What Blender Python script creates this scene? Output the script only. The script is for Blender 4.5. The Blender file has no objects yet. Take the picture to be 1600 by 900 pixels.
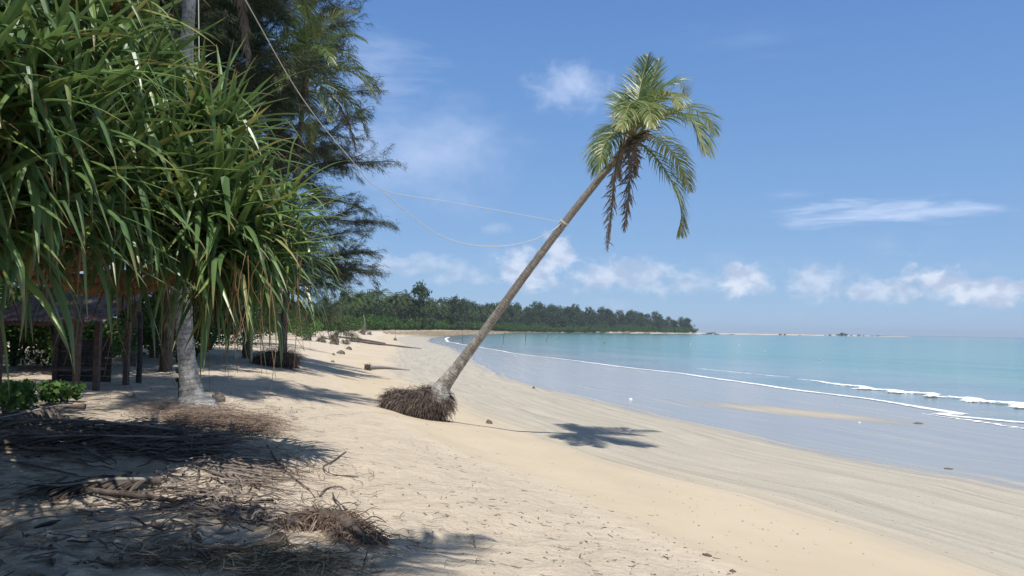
import bpy, math, random
import numpy as np
from mathutils import Vector, Matrix

random.seed(7)
rng = np.random.default_rng(11)
S = bpy.context.scene
COL = S.collection
PI = math.pi

# ------------------------------------------------------------------ camera
F_PX = 1186.0
CAM = np.array([0.0, 0.0, 3.6])
ROT = Matrix.Rotation(math.radians(90 + 3.1), 3, 'X') @ Matrix.Rotation(math.radians(0.9), 3, 'Z')
cam = bpy.data.cameras.new('camera')
cam.sensor_width = 36
cam.lens = 36 * F_PX / 1600
cam.clip_start = 0.05
cam.clip_end = 40000
camo = bpy.data.objects.new('camera', cam)
camo.matrix_world = Matrix.Translation(CAM.tolist()) @ ROT.to_4x4()
COL.objects.link(camo)
S.camera = camo
S.render.resolution_x = 1024
S.render.resolution_y = 576

# ------------------------------------------------------------------ sun, exposure
SUN_EL = 66.0
SUN_AZ = 168.0      # compass degrees from +Y clockwise: towards the sun (behind the camera, slightly right)
def sun_vec():
    e, a = math.radians(SUN_EL), math.radians(SUN_AZ)
    return Vector((math.cos(e) * math.sin(a), math.cos(e) * math.cos(a), math.sin(e)))
sl = bpy.data.lights.new('sun', 'SUN')
sl.energy = 4.0
sl.angle = math.radians(0.55)
sl.color = (1.0, 0.96, 0.90)
so = bpy.data.objects.new('sun', sl)
so.rotation_euler = sun_vec().to_track_quat('Z', 'Y').to_euler()
so.location = (0, 0, 60)
COL.objects.link(so)
S.view_settings.view_transform = 'Standard'
S.view_settings.look = 'None'
S.view_settings.gamma = 1
S.view_settings.exposure = 0.2

def pdir(px, py):
    v = ROT @ Vector(((px - 800) / F_PX, -(py - 450) / F_PX, -1))
    return np.array(v)
def P(px, py, D):
    d = pdir(px, py)
    return CAM + d * (D / d[1])

# ------------------------------------------------------------------ node helpers
class NT:
    def __init__(s, tree):
        s.t = tree; s.n = tree.nodes; s.l = tree.links
    def node(s, typ, **kw):
        n = s.n.new(typ)
        for k, v in kw.items(): setattr(n, k, v)
        return n
    def put(s, sock, v):
        if isinstance(v, bpy.types.NodeSocket): s.l.new(v, sock)
        elif v is not None:
            try: sock.default_value = v
            except Exception:
                sock.default_value = (v[0], v[1], v[2], 1) if len(v) == 3 else v
    def m(s, op, a, b=None, c=None, clamp=False):
        n = s.node('ShaderNodeMath', operation=op, use_clamp=clamp)
        s.put(n.inputs[0], a)
        if b is not None: s.put(n.inputs[1], b)
        if c is not None: s.put(n.inputs[2], c)
        return n.outputs[0]
    def mix(s, f, a, b, blend='MIX'):
        n = s.node('ShaderNodeMix', data_type='RGBA', blend_type=blend)
        s.put(n.inputs[0], f)
        for i, v in ((6, a), (7, b)):
            if isinstance(v, (tuple, list)) and len(v) == 3: v = (*v, 1)
            s.put(n.inputs[i], v)
        return n.outputs[2]
    def smooth(s, x, lo, hi, a=0.0, b=1.0):
        n = s.node('ShaderNodeMapRange', interpolation_type='SMOOTHSTEP')
        for i, v in enumerate((x, lo, hi, a, b)): s.put(n.inputs[i], v)
        return n.outputs[0]
    def noise(s, vec, scale, detail=4, rough=0.55, dist=0.0):
        n = s.node('ShaderNodeTexNoise')
        if vec is not None: s.put(n.inputs['Vector'], vec)
        s.put(n.inputs['Scale'], scale); n.inputs['Detail'].default_value = detail
        n.inputs['Roughness'].default_value = rough; n.inputs['Distortion'].default_value = dist
        return n.outputs[0]
    def attr(s, name):
        return s.node('ShaderNodeAttribute', attribute_name=name).outputs['Fac']
    def vscale(s, vec, xyz):
        n = s.node('ShaderNodeVectorMath', operation='MULTIPLY')
        s.put(n.inputs[0], vec); n.inputs[1].default_value = xyz
        return n.outputs[0]
    def ramp(s, f, stops):
        n = s.node('ShaderNodeValToRGB'); cr = n.color_ramp
        while len(cr.elements) < len(stops): cr.elements.new(0.5)
        for e, (p, c) in zip(cr.elements, stops): e.position = p; e.color = (*c, 1)
        s.put(n.inputs[0], f); return n.outputs[0]
    def bump(s, h, strength, dist, normal=None):
        n = s.node('ShaderNodeBump')
        n.inputs['Strength'].default_value = strength; s.put(n.inputs['Distance'], dist)
        s.put(n.inputs['Height'], h)
        if normal is not None: s.put(n.inputs['Normal'], normal)
        return n.outputs[0]

# ------------------------------------------------------------------ world: sky + clouds
W = bpy.data.worlds.new('World'); S.world = W; W.use_nodes = True
w = NT(W.node_tree); w.n.clear()
sky = w.node('ShaderNodeTexSky', sky_type='NISHITA')
sky.sun_disc = False
sky.sun_elevation = math.radians(SUN_EL); sky.sun_rotation = math.radians(SUN_AZ)
sky.altitude = 0; sky.air_density = 1.0; sky.dust_density = 0.2; sky.ozone_density = 2.0
tc = w.node('ShaderNodeTexCoord').outputs['Generated']
sep = w.node('ShaderNodeSeparateXYZ'); w.put(sep.inputs[0], tc)
az = w.m('ARCTAN2', sep.outputs[0], sep.outputs[1]); el = w.m('ARCSINE', sep.outputs[2])
nbig = w.noise(w.vscale(tc, (1, 1, 1.6)), 14, 6, 0.62)
nfin = w.noise(w.vscale(tc, (1, 1, 1.4)), 34, 7, 0.6, 0.3)
nstr = w.noise(w.vscale(tc, (1, 1, 6)), 9, 6, 0.6, 0.4)
def azel(px, py):
    d = pdir(px, py); d = d / np.linalg.norm(d)
    return math.atan2(d[0], d[1]), math.asin(d[2])
def blob(px, py, wx, wy, nz, amp, lo, hi):
    a, e = azel(px, py)
    u = w.m('DIVIDE', w.m('SUBTRACT', az, a), wx / F_PX)
    v = w.m('DIVIDE', w.m('SUBTRACT', el, e), wy / F_PX)
    r = w.m('SQRT', w.m('ADD', w.m('MULTIPLY', u, u), w.m('MULTIPLY', v, v)))
    val = w.m('ADD', w.m('SUBTRACT', 1.0, r), w.m('MULTIPLY', w.m('SUBTRACT', nz, 0.5), amp))
    return w.smooth(val, lo, hi)
def mx(a, b): return w.m('MAXIMUM', a, b)
# soft puff, wide soft veils, streaks
soft = w.m('MULTIPLY', blob(893, 134, 95, 52, nfin, 1.3, 0.1, 1.15), 0.62)
soft = mx(soft, w.m('MULTIPLY', blob(660, 240, 185, 100, nbig, 1.4, -0.1, 1.4), 0.60))
soft = mx(soft, w.m('MULTIPLY', blob(580, 120, 130, 90, nstr, 2.0, 0.1, 1.3), 0.36))
soft = mx(soft, w.m('MULTIPLY', blob(1370, 333, 170, 24, nstr, 2.6, 0.10, 1.1), 0.72))
soft = mx(soft, w.m('MULTIPLY', blob(1230, 305, 70, 12, nstr, 2.2, 0.25, 1.3), 0.3))
soft = mx(soft, w.m('MULTIPLY', blob(1180, 60, 160, 60, nstr, 2.0, 0.35, 1.7), 0.16))
# cumulus near the horizon
cum = blob(1462, 437, 62, 34, nfin, 2.0, 0.15, 0.75)
for (x, y, a, b, g) in ((1545, 458, 60, 20, 0.75), (1160, 440, 40, 27, 0.85), (1275, 438, 40, 26, 0.5), (1000, 428, 60, 30, 0.45),
                        (940, 432, 62, 30, 0.55), (870, 400, 32, 34, 0.6), (822, 420, 58, 34, 0.6), (640, 416, 90, 18, 0.32),
                        (1380, 455, 70, 18, 0.5), (1080, 440, 40, 18, 0.35), (775, 357, 25, 10, 0.2), (720, 430, 60, 16, 0.3)):
    cum = mx(cum, w.m('MULTIPLY', blob(x, y, a * 1.25, b * 1.2, nfin, 2.4, -0.05, 0.75), min(1, g * 1.4)))
# the same sort of band all round the horizon, outside the view too
band = w.m('MULTIPLY', w.smooth(el, 0.008, 0.035), w.smooth(el, 0.15, 0.06))
bnd = w.m('MULTIPLY', band, w.smooth(w.noise(w.vscale(tc, (1, 1, 2.2)), 11, 7, 0.62), 0.52, 0.75))
cum = mx(cum, w.m('MULTIPLY', bnd, 0.3))
shade = w.smooth(w.noise(w.vscale(tc, (1, 1, 1.4)), 40, 4, 0.5), 0.35, 0.62)
ccol = w.mix(shade, (4.6, 5.3, 6.9), (7.4, 7.9, 9.0))
grad = w.ramp(w.m('DIVIDE', el, PI / 2), [(0.0, (.300, .490, .740)), (0.07, (.225, .405, .705)), (0.18, (.150, .315, .650)), (0.31, (.090, .225, .555)), (0.5, (.13, .215, .40)), (1.0, (.16, .21, .33))])
gs = w.node('ShaderNodeVectorMath', operation='SCALE'); w.put(gs.inputs[0], grad); gs.inputs['Scale'].default_value = 9.5
sk = w.mix(0.85, sky.outputs[0], gs.outputs[0])
c0 = w.mix(w.m('MULTIPLY', soft, 1.0), sk, (6.0, 7.0, 9.2))
c1 = w.mix(w.m('MULTIPLY', cum, 0.8), c0, ccol)
bg = w.node('ShaderNodeBackground'); w.put(bg.inputs[0], c1); bg.inputs[1].default_value = 0.10
wo = w.node('ShaderNodeOutputWorld'); w.l.new(bg.outputs[0], wo.inputs[0])

# ------------------------------------------------------------------ terrain functions
def catmull(pts, n):
    pts = np.array(pts, float); out = []
    ext = np.vstack([2 * pts[0] - pts[1], pts, 2 * pts[-1] - pts[-2]])
    for i in range(1, len(ext) - 2):
        p0, p1, p2, p3 = ext[i - 1:i + 3]
        for k in range(n):
            t = k / n
            out.append(0.5 * ((2 * p1) + (-p0 + p2) * t + (2 * p0 - 5 * p1 + 4 * p2 - p3) * t * t + (-p0 + 3 * p1 - 3 * p2 + p3) * t ** 3))
    out.append(pts[-1]); return np.array(out)
def flat_pt(px, py, z):
    d = pdir(px, py); k = (z - CAM[2]) / d[2]
    return (CAM + d * k)[:2]
far_shore = [(-12, 620), (10, 800), (84, 1000), (185, 1100), (250, 1160), (322, 1240)]
spit = [(330, 1320), (480, 1420), (640, 1500), (820, 1560), (830, 1590), (600, 1640), (300, 1700)]
wl = [flat_pt(*q, 0) for q in ((1600, 765), (1450, 740), (1300, 713), (1100, 667), (1000, 645), (900, 620), (820, 600), (770, 582), (725, 558), (700, 543))]
sheen_pts = [(900, -3000), (130, -260), (45, -60), (26, -16), (17, 5)] + [tuple(p) for p in wl] + [(-22, 200), (-29, 280), (-29, 360), (-26, 450)] + far_shore
foam_px = ((1600, 659.6), (1505, 647), (1447, 638.6), (1350, 624), (1233, 609), (1148, 595.5), (1060, 583), (1000, 576.4), (930, 568), (862, 559.5), (831, 556), (799, 551.5), (755, 543.5), (715, 537), (698, 532.5))
fl = [flat_pt(*q, -0.08) for q in foam_px]
foam_pts = [(960, -3000), (190, -260), (90, -60), (62, -16), (46, 10)] + [tuple(p) for p in fl] + [(-25, 300), (-25, 370), (-22, 450)] + [(x + 4, y - 3) for x, y in far_shore]
back = [(-300, 1800), (-3000, 2500), (-9000, 2500), (-9000, -3000)]
def poly(pts): return np.vstack([catmull(pts + spit, 4), np.array(back)])
POLY_S = poly(sheen_pts); POLY_F = poly(foam_pts)
def sdf(poly_, x, y):
    x = np.asarray(x, float); y = np.asarray(y, float)
    d2 = np.full(x.shape, 1e18); ins = np.zeros(x.shape, bool)
    n = len(poly_)
    for i in range(n):
        ax, ay = poly_[i]; bx, by = poly_[(i + 1) % n]
        ex, ey = bx - ax, by - ay
        L = ex * ex + ey * ey
        if L < 1e-9: continue
        t = np.clip(((x - ax) * ex + (y - ay) * ey) / L, 0, 1)
        dx = x - ax - t * ex; dy = y - ay - t * ey
        np.minimum(d2, dx * dx + dy * dy, out=d2)
        if ay != by:
            c = ((ay > y) != (by > y)) & (x < ex * (y - ay) / (by - ay) + ax)
            ins ^= c
    d = np.sqrt(d2)
    return np.where(ins, d, -d)
# value noise in numpy
_perm = rng.random((256, 256))
def vnoise(x, y):
    xi = np.floor(x).astype(int); yi = np.floor(y).astype(int)
    fx = x - xi; fy = y - yi
    fx = fx * fx * (3 - 2 * fx); fy = fy * fy * (3 - 2 * fy)
    a = _perm[xi % 256, yi % 256]; b = _perm[(xi + 1) % 256, yi % 256]
    c = _perm[xi % 256, (yi + 1) % 256]; d = _perm[(xi + 1) % 256, (yi + 1) % 256]
    return (a * (1 - fx) + b * fx) * (1 - fy) + (c * (1 - fx) + d * fx) * fy - 0.5
def fbm(x, y, o=4, f=1.0):
    r = 0; a = 1.0
    for i in range(o):
        r = r + a * vnoise(x * f + 17.3 * i, y * f + 9.1 * i); f *= 2.03; a *= 0.5
    return r
PROF_S = [0, 4, 8.3, 12.4, 13.2, 15.0, 17.5, 22, 60, 200, 900]
PROF_Z = [0, 0.18, 0.55, 1.14, 1.32, 1.62, 1.93, 2.05, 2.5, 3.2, 4.0]
def ground_full(x, y):
    x = np.asarray(x, float); y = np.asarray(y, float)
    s = sdf(POLY_S, x, y); t = sdf(POLY_F, x, y)
    wob = fbm(x * 0.25, y * 0.12, 3) * 1.6
    s_w = s + np.clip((s - 6) / 6, 0, 1) * wob
    z = np.interp(s_w, PROF_S, PROF_Z)
    gap = np.clip(t / np.maximum(t - s, 1e-3), 0, 1)          # 1 at the sheen edge, 0 at the foam line
    z = np.where(s < 0, np.where(t > 0, -0.08 * (1 - gap), -0.08 + t * 0.02), z)
    z = np.maximum(z, -6)
    near = np.exp(-np.hypot(x, y) / 60)
    z = z + near * np.clip((s - 11) / 4, 0, 1) * (fbm(x, y, 5, 0.9) * 0.10 + fbm(x, y, 3, 4.0) * 0.045)
    z = z + near * np.clip((s + 25) / 20, 0, 1) * (1 - np.clip((s - 11) / 4, 0, 1)) * fbm(x * .5, y * .3, 3, 0.8) * 0.03
    return z, s, t
def gz(x, y):
    return float(ground_full(np.array([x]), np.array([y]))[0][0])
def G(px, py):
    d = pdir(px, py); ds = np.geomspace(2.5, 2500, 2400)
    pts = CAM + d[None] * (ds / d[1])[:, None]
    z = ground_full(pts[:, 0], pts[:, 1])[0]
    i = np.argmax(pts[:, 2] < z)
    if i == 0: i = len(ds) - 1
    p = pts[i].copy(); p[2] = z[i]
    return p

# ------------------------------------------------------------------ mesh helpers
class MB:
    def __init__(s):
        s.v = []; s.f = []; s.a = []; s.b = []; s.mi = []; s.n = 0
    def add(s, v, f, va=0.5, tb=0.5, mi=0):
        v = np.asarray(v, float).reshape(-1, 3); f = np.asarray(f, int)
        s.v.append(v); s.f.append(f + s.n)
        s.a.append(np.broadcast_to(np.asarray(va, float), (len(v),)).copy()); s.b.append(np.broadcast_to(np.asarray(tb, float), (len(v),)).copy())
        s.mi.append(np.full(len(f), mi)); s.n += len(v)
    def mesh(s, name, mats, off=(0, 0, 0), smooth=True):
        me = bpy.data.meshes.new(name)
        v = np.vstack(s.v) - np.array(off)
        me.vertices.add(len(v)); me.vertices.foreach_set('co', v.ravel())
        loops = np.concatenate([f.ravel() for f in s.f]); tot = np.concatenate([np.full(len(f), f.shape[1]) for f in s.f])
        start = np.concatenate([[0], np.cumsum(tot)[:-1]])
        me.loops.add(len(loops)); me.loops.foreach_set('vertex_index', loops)
        me.polygons.add(len(tot)); me.polygons.foreach_set('loop_start', start); me.polygons.foreach_set('loop_total', tot)
        me.polygons.foreach_set('material_index', np.concatenate(s.mi))
        me.polygons.foreach_set('use_smooth', np.full(len(tot), smooth))
        for nm, arr in (('var', s.a), ('along', s.b)):
            at = me.attributes.new(nm, 'FLOAT', 'POINT'); at.data.foreach_set('value', np.concatenate(arr))
        for m_ in (mats if isinstance(mats, (list, tuple)) else [mats]): me.materials.append(m_)
        me.update(); me.validate()
        return me
    def build(s, name, mats, parent=None, smooth=True, kind=None, label=None, cat=None, group=None, base=None):
        off = tuple(parent.location) if parent is not None else ((0, 0, 0) if base is None else tuple(base))
        o = bpy.data.objects.new(name, s.mesh(name, mats, off, smooth)); COL.objects.link(o)
        if parent is not None: o.parent = parent
        elif base is not None: o.location = base
        tag(o, label, cat, group, kind); return o
def tag(o, label=None, cat=None, group=None, kind=None):
    if label: o['label'] = label
    if cat: o['category'] = cat
    if group: o['group'] = group
    if kind: o['kind'] = kind
def thing(name, label, cat, loc, group=None):
    o = bpy.data.objects.new(name, None); o.empty_display_size = 0.3; COL.objects.link(o)
    o.location = tuple(float(c) for c in loc); tag(o, label, cat, group); return o
def dup(root, loc, rotz=0, scale=1.0, label=None):
    r = root.copy(); COL.objects.link(r); r.location = loc; r.rotation_euler = (0, 0, rotz)
    r.scale = (scale,) * 3 if not isinstance(scale, tuple) else scale
    if label: r['label'] = label
    for ch in list(root.children):
        c = ch.copy(); COL.objects.link(c); c.parent = r
    return r
def norm(v): return v / np.maximum(np.linalg.norm(v, axis=-1, keepdims=True), 1e-9)
def tube(mb, pts, rad, seg=10, va=0.5, mi=0, cap=True, ring=None, lump=0.0, seed=0):
    pts = np.asarray(pts, float); K = len(pts); rad = np.broadcast_to(np.asarray(rad, float), (K,))
    tan = norm(np.gradient(pts, axis=0))
    ref = np.array([0.0, 1.0, 0.0]) if abs(tan[0][1]) < 0.8 else np.array([1.0, 0, 0])
    a = norm(np.cross(tan, ref)); b = np.cross(tan, a)
    th = np.linspace(0, 2 * PI, seg, endpoint=False)
    rr = rad[:, None] * np.ones(seg)[None]
    if lump:
        rr = rr * (1 + lump * 2 * fbm(np.arange(K)[:, None] * 0.37 + seed + 3 + 0 * th[None], np.cos(th)[None] * 1.3 + 5 + np.sin(th)[None] * 1.1, 3))
    v = pts[:, None] + rr[..., None] * (np.cos(th)[None, :, None] * a[:, None] + np.sin(th)[None, :, None] * b[:, None])
    i = np.arange(K - 1)[:, None] * seg; j = np.arange(seg)[None]; j2 = (j + 1) % seg
    f = np.stack([i + j, i + j2, i + seg + j2, i + seg + j], -1).reshape(-1, 4)
    al = np.repeat(np.linspace(0, 1, K), seg)
    mb.add(v.reshape(-1, 3), f, va, al, mi)
    if cap:
        for e, k in ((0, 0), (K - 1, (K - 1) * seg)):
            c = np.vstack([v[e], pts[e][None]])
            ff = np.stack([np.arange(seg), (np.arange(seg) + 1) % seg, np.full(seg, seg)], -1)
            if e == 0: ff = ff[:, ::-1]
            mb.add(c, ff, va, float(e > 0), mi)
def resample(pts, n):
    pts = np.array(pts, float); c = catmull(pts, 16)
    L = np.concatenate([[0], np.cumsum(np.linalg.norm(np.diff(c, axis=0), axis=1))])
    t = np.linspace(0, L[-1], n)
    return np.stack([np.interp(t, L, c[:, k]) for k in range(c.shape[1])], 1)
def strips(mb, ctr, side, width, va, fold=0.0, mi=0):
    """ctr (N,K,3), side (N,K,3) unit, width (N,K) full width, va (N,); fold: depth of the V as a share of the width"""
    N, K, _ = ctr.shape
    tan = norm(np.gradient(ctr, axis=1)); nor = norm(np.cross(tan, side))
    if fold:
        L = ctr - side * width[..., None] * 0.5 + nor * (width * fold)[..., None]
        R = ctr + side * width[..., None] * 0.5 + nor * (width * fold)[..., None]
        v = np.stack([L, ctr, R], 2); C = 3
    else:
        v = np.stack([ctr - side * width[..., None] * 0.5, ctr + side * width[..., None] * 0.5], 2); C = 2
    base = (np.arange(N) * K * C)[:, None, None] + (np.arange(K - 1) * C)[None, :, None] + np.arange(C - 1)[None, None]
    f = np.stack([base, base + 1, base + C + 1, base + C], -1).reshape(-1, 4)
    mb.add(v.reshape(-1, 3), f, np.repeat(va, K * C), np.tile(np.repeat(np.linspace(0, 1, K), C), N), mi)

# ------------------------------------------------------------------ materials
def mat(name):
    m_ = bpy.data.materials.new(name); m_.use_nodes = True; t = NT(m_.node_tree); t.n.clear()
    out = t.node('ShaderNodeOutputMaterial'); b = t.node('ShaderNodeBsdfPrincipled')
    t.l.new(b.outputs[0], out.inputs[0])
    return m_, t, b, out
def setb(t, b, **kw):
    for k, v in kw.items():
        s_ = b.inputs[k.replace('_', ' ')]
        if isinstance(v, tuple) and len(v) == 3 and s_.type == 'RGBA': v = (*v, 1)
        t.put(s_, v)
def leaf_mat(name, stops, tip=None, tipstart=0.7, rough=0.42, trans=0.25, spec=0.5, tcol=(0.25, 0.4, 0.05)):
    m_, t, b, out = mat(name)
    c = t.ramp(t.attr('var'), stops)
    nz = t.noise(t.node('ShaderNodeNewGeometry').outputs['Position'], 3.0, 3)
    if tip: c = t.mix(t.smooth(t.m('ADD', t.attr('along'), t.m('MULTIPLY', t.m('SUBTRACT', nz, 0.5), 0.7)), tipstart, 1.05), c, tip)
    c = t.mix(t.smooth(nz, 0.3, 0.7, 0.0, 0.35), c, t.mix(1.0, c, (0.55, 0.6, 0.5), 'MULTIPLY'))
    setb(t, b, Base_Color=c, Roughness=rough, Specular_IOR_Level=spec)
    tr = t.node('ShaderNodeBsdfTranslucent'); t.put(tr.inputs[0], t.mix(1.0, c, tcol, 'ADD') if False else t.mix(0.5, c, tcol, 'MULTIPLY') if False else c)
    g = t.node('ShaderNodeMixShader'); g.inputs[0].default_value = trans
    t.l.new(b.outputs[0], g.inputs[1]); t.l.new(tr.outputs[0], g.inputs[2]); t.l.new(g.outputs[0], out.inputs[0])
    return m_
M = {}
M['pandan'] = leaf_mat('pandanus_leaf', [(0, (0.080, 0.155, 0.050)), (0.45, (0.160, 0.260, 0.080)), (0.8, (0.31, 0.41, 0.11)), (0.93, (0.32, 0.34, 0.11)), (1, (0.42, 0.32, 0.10))], (0.34, 0.28, 0.12), 0.78, 0.37, 0.27, 0.65)
M['frond'] = leaf_mat('palm_leaflet', [(0, (0.085, 0.14, 0.045)), (0.5, (0.15, 0.225, 0.065)), (1, (0.38, 0.38, 0.12))], (0.46, 0.38, 0.15), 0.8, 0.36, 0.30, 0.7)
M['dead'] = leaf_mat('dead_leaf', [(0, (0.10, 0.075, 0.06)), (0.5, (0.24, 0.20, 0.17)), (1, (0.40, 0.36, 0.32))], None, 1, 0.8, 0.10, 0.2)
M['thatch'] = leaf_mat('dry_thatch', [(0, (0.12, 0.06, 0.03)), (0.5, (0.26, 0.15, 0.07)), (1, (0.42, 0.30, 0.17))], None, 1, 0.8, 0.15, 0.2)
M['needle'] = leaf_mat('casuarina_needles', [(0, (0.040, 0.062, 0.036)), (0.6, (0.080, 0.112, 0.058)), (1, (0.16, 0.18, 0.09))], None, 1, 0.6, 0.25, 0.3)
M['farneedle'] = leaf_mat('far_casuarina_foliage', [(0, (0.042, 0.070, 0.034)), (1, (0.095, 0.135, 0.058))], None, 1, 0.7, 0.15, 0.2)
M['farpalm'] = leaf_mat('far_palm_leaf', [(0, (0.040, 0.070, 0.028)), (0.5, (0.075, 0.115, 0.040)), (1, (0.14, 0.17, 0.06))], None, 1, 0.6, 0.15, 0.2)
M['bush'] = leaf_mat('bush_leaf', [(0, (0.038, 0.085, 0.022)), (0.6, (0.085, 0.17, 0.038)), (1, (0.14, 0.22, 0.05))], None, 1, 0.5, 0.25, 0.3)
M['straw'] = leaf_mat('dry_straw', [(0, (0.10, 0.07, 0.045)), (0.5, (0.26, 0.19, 0.12)), (1, (0.50, 0.41, 0.28))], None, 1, 0.75, 0.1, 0.2)

def bark(name, c1, c2, lichen=None, scale=12, bump=0.5, ring=0.0, lich_top=9.0):
    m_, t, b, out = mat(name)
    pos = t.node('ShaderNodeNewGeometry').outputs['Position']
    n1 = t.noise(pos, scale, 6, 0.65); n2 = t.noise(t.vscale(pos, (1, 1, 0.35)), scale * 3, 4, 0.6)
    c = t.mix(t.smooth(n1, 0.3, 0.7), c1, c2)
    c = t.mix(t.smooth(n2, 0.45, 0.7, 0, 0.55), c, (c1[0] * .45, c1[1] * .42, c1[2] * .4))
    if ring:
        wv = t.m('SINE', t.m('MULTIPLY', t.m('ADD', t.attr('along'), t.m('MULTIPLY', n1, 0.004)), ring))
        c = t.mix(t.smooth(wv, 0.55, 1.0, 0, 0.5), c, (c1[0] * .35, c1[1] * .33, c1[2] * .3))
    if lichen:
        n3 = t.noise(pos, scale * 0.55, 5, 0.7)
        c = t.mix(t.m('MULTIPLY', t.smooth(n3, 0.50, 0.58), t.smooth(t.attr('along'), lich_top, lich_top * .5)), c, lichen)
    h = t.m('ADD', n1, t.m('MULTIPLY', n2, 0.6))
    setb(t, b, Base_Color=c, Roughness=0.9, Specular_IOR_Level=0.2, Normal=t.bump(h, bump, 0.03))
    return m_
M['palmbark'] = bark('palm_bark', (0.235, 0.212, 0.188), (0.35, 0.322, 0.288), (0.44, 0.43, 0.38), 9, 0.6, 2 * PI * 120, 0.34)
M['palmbark2'] = bark('pale_palm_bark', (0.30, 0.28, 0.25), (0.42, 0.40, 0.36), (0.52, 0.51, 0.47), 9, 0.7, 2 * PI * 110)
M['bark'] = bark('tree_bark', (0.10, 0.075, 0.058), (0.17, 0.135, 0.11), None, 10, 0.6)
M['pbark'] = bark('pandanus_bark', (0.17, 0.13, 0.10), (0.30, 0.25, 0.20), (0.36, 0.34, 0.30), 14, 0.6)
M['brownbranch'] = bark('brown_branch', (0.22, 0.12, 0.06), (0.36, 0.21, 0.11), None, 12, 0.5)
M['root'] = leaf_mat('root_fibre', [(0, (0.075, 0.055, 0.047)), (0.5, (0.16, 0.125, 0.105)), (1, (0.33, 0.27, 0.235))], None, 1, 0.85, 0.0, 0.2)
M['rootred'] = leaf_mat('red_root_fibre', [(0, (0.10, 0.065, 0.05)), (0.5, (0.21, 0.145, 0.115)), (1, (0.38, 0.29, 0.22))], None, 1, 0.85, 0.0, 0.2)
M['drift'] = bark('driftwood', (0.24, 0.21, 0.18), (0.40, 0.36, 0.31), None, 8, 0.6)
M['rock'] = bark('rock', (0.13, 0.11, 0.09), (0.24, 0.21, 0.17), None, 5, 0.8)
M['rocktan'] = bark('tan_rock', (0.26, 0.21, 0.14), (0.40, 0.33, 0.23), None, 0.4, 0.6)
M['postwood'] = bark('post_wood', (0.10, 0.07, 0.055), (0.18, 0.13, 0.10), None, 12, 0.4)
M['darkwood'] = bark('dark_boards', (0.055, 0.045, 0.038), (0.10, 0.085, 0.07), None, 8, 0.4)
M['boat'] = bark('boat_hull', (0.06, 0.05, 0.045), (0.12, 0.10, 0.09), None, 1, 0.2)
def plain(name, c, r=0.6, **kw):
    m_, t, b, out = mat(name)
    pos = t.node('ShaderNodeNewGeometry').outputs['Position']
    n1 = t.noise(pos, 20, 4)
    setb(t, b, Base_Color=t.mix(t.smooth(n1, .3, .7, 0, .3), c, tuple(x * .6 for x in c)), Roughness=r, **kw)
    return m_
M['rope'] = plain('rope_fibre', (0.66, 0.64, 0.58), 0.8)
M['white'] = plain('white_plastic', (0.78, 0.78, 0.76), 0.4)
M['stake'] = plain('stake_wood', (0.10, 0.11, 0.10), 0.8)
# rusty roofing
m_, t, b, out = mat('rusty_roofing')
pos = t.node('ShaderNodeNewGeometry').outputs['Position']
n1 = t.noise(pos, 3.0, 6, 0.7); n2 = t.noise(pos, 14, 4)
c = t.mix(t.smooth(n1, 0.4, 0.62), (0.15, 0.075, 0.06), (0.30, 0.24, 0.215))
c = t.mix(t.smooth(n2, 0.45, 0.7, 0, 0.7), c, (0.16, 0.05, 0.035))
setb(t, b, Base_Color=c, Roughness=0.6, Metallic=0.1)
M['rust'] = m_

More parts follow.
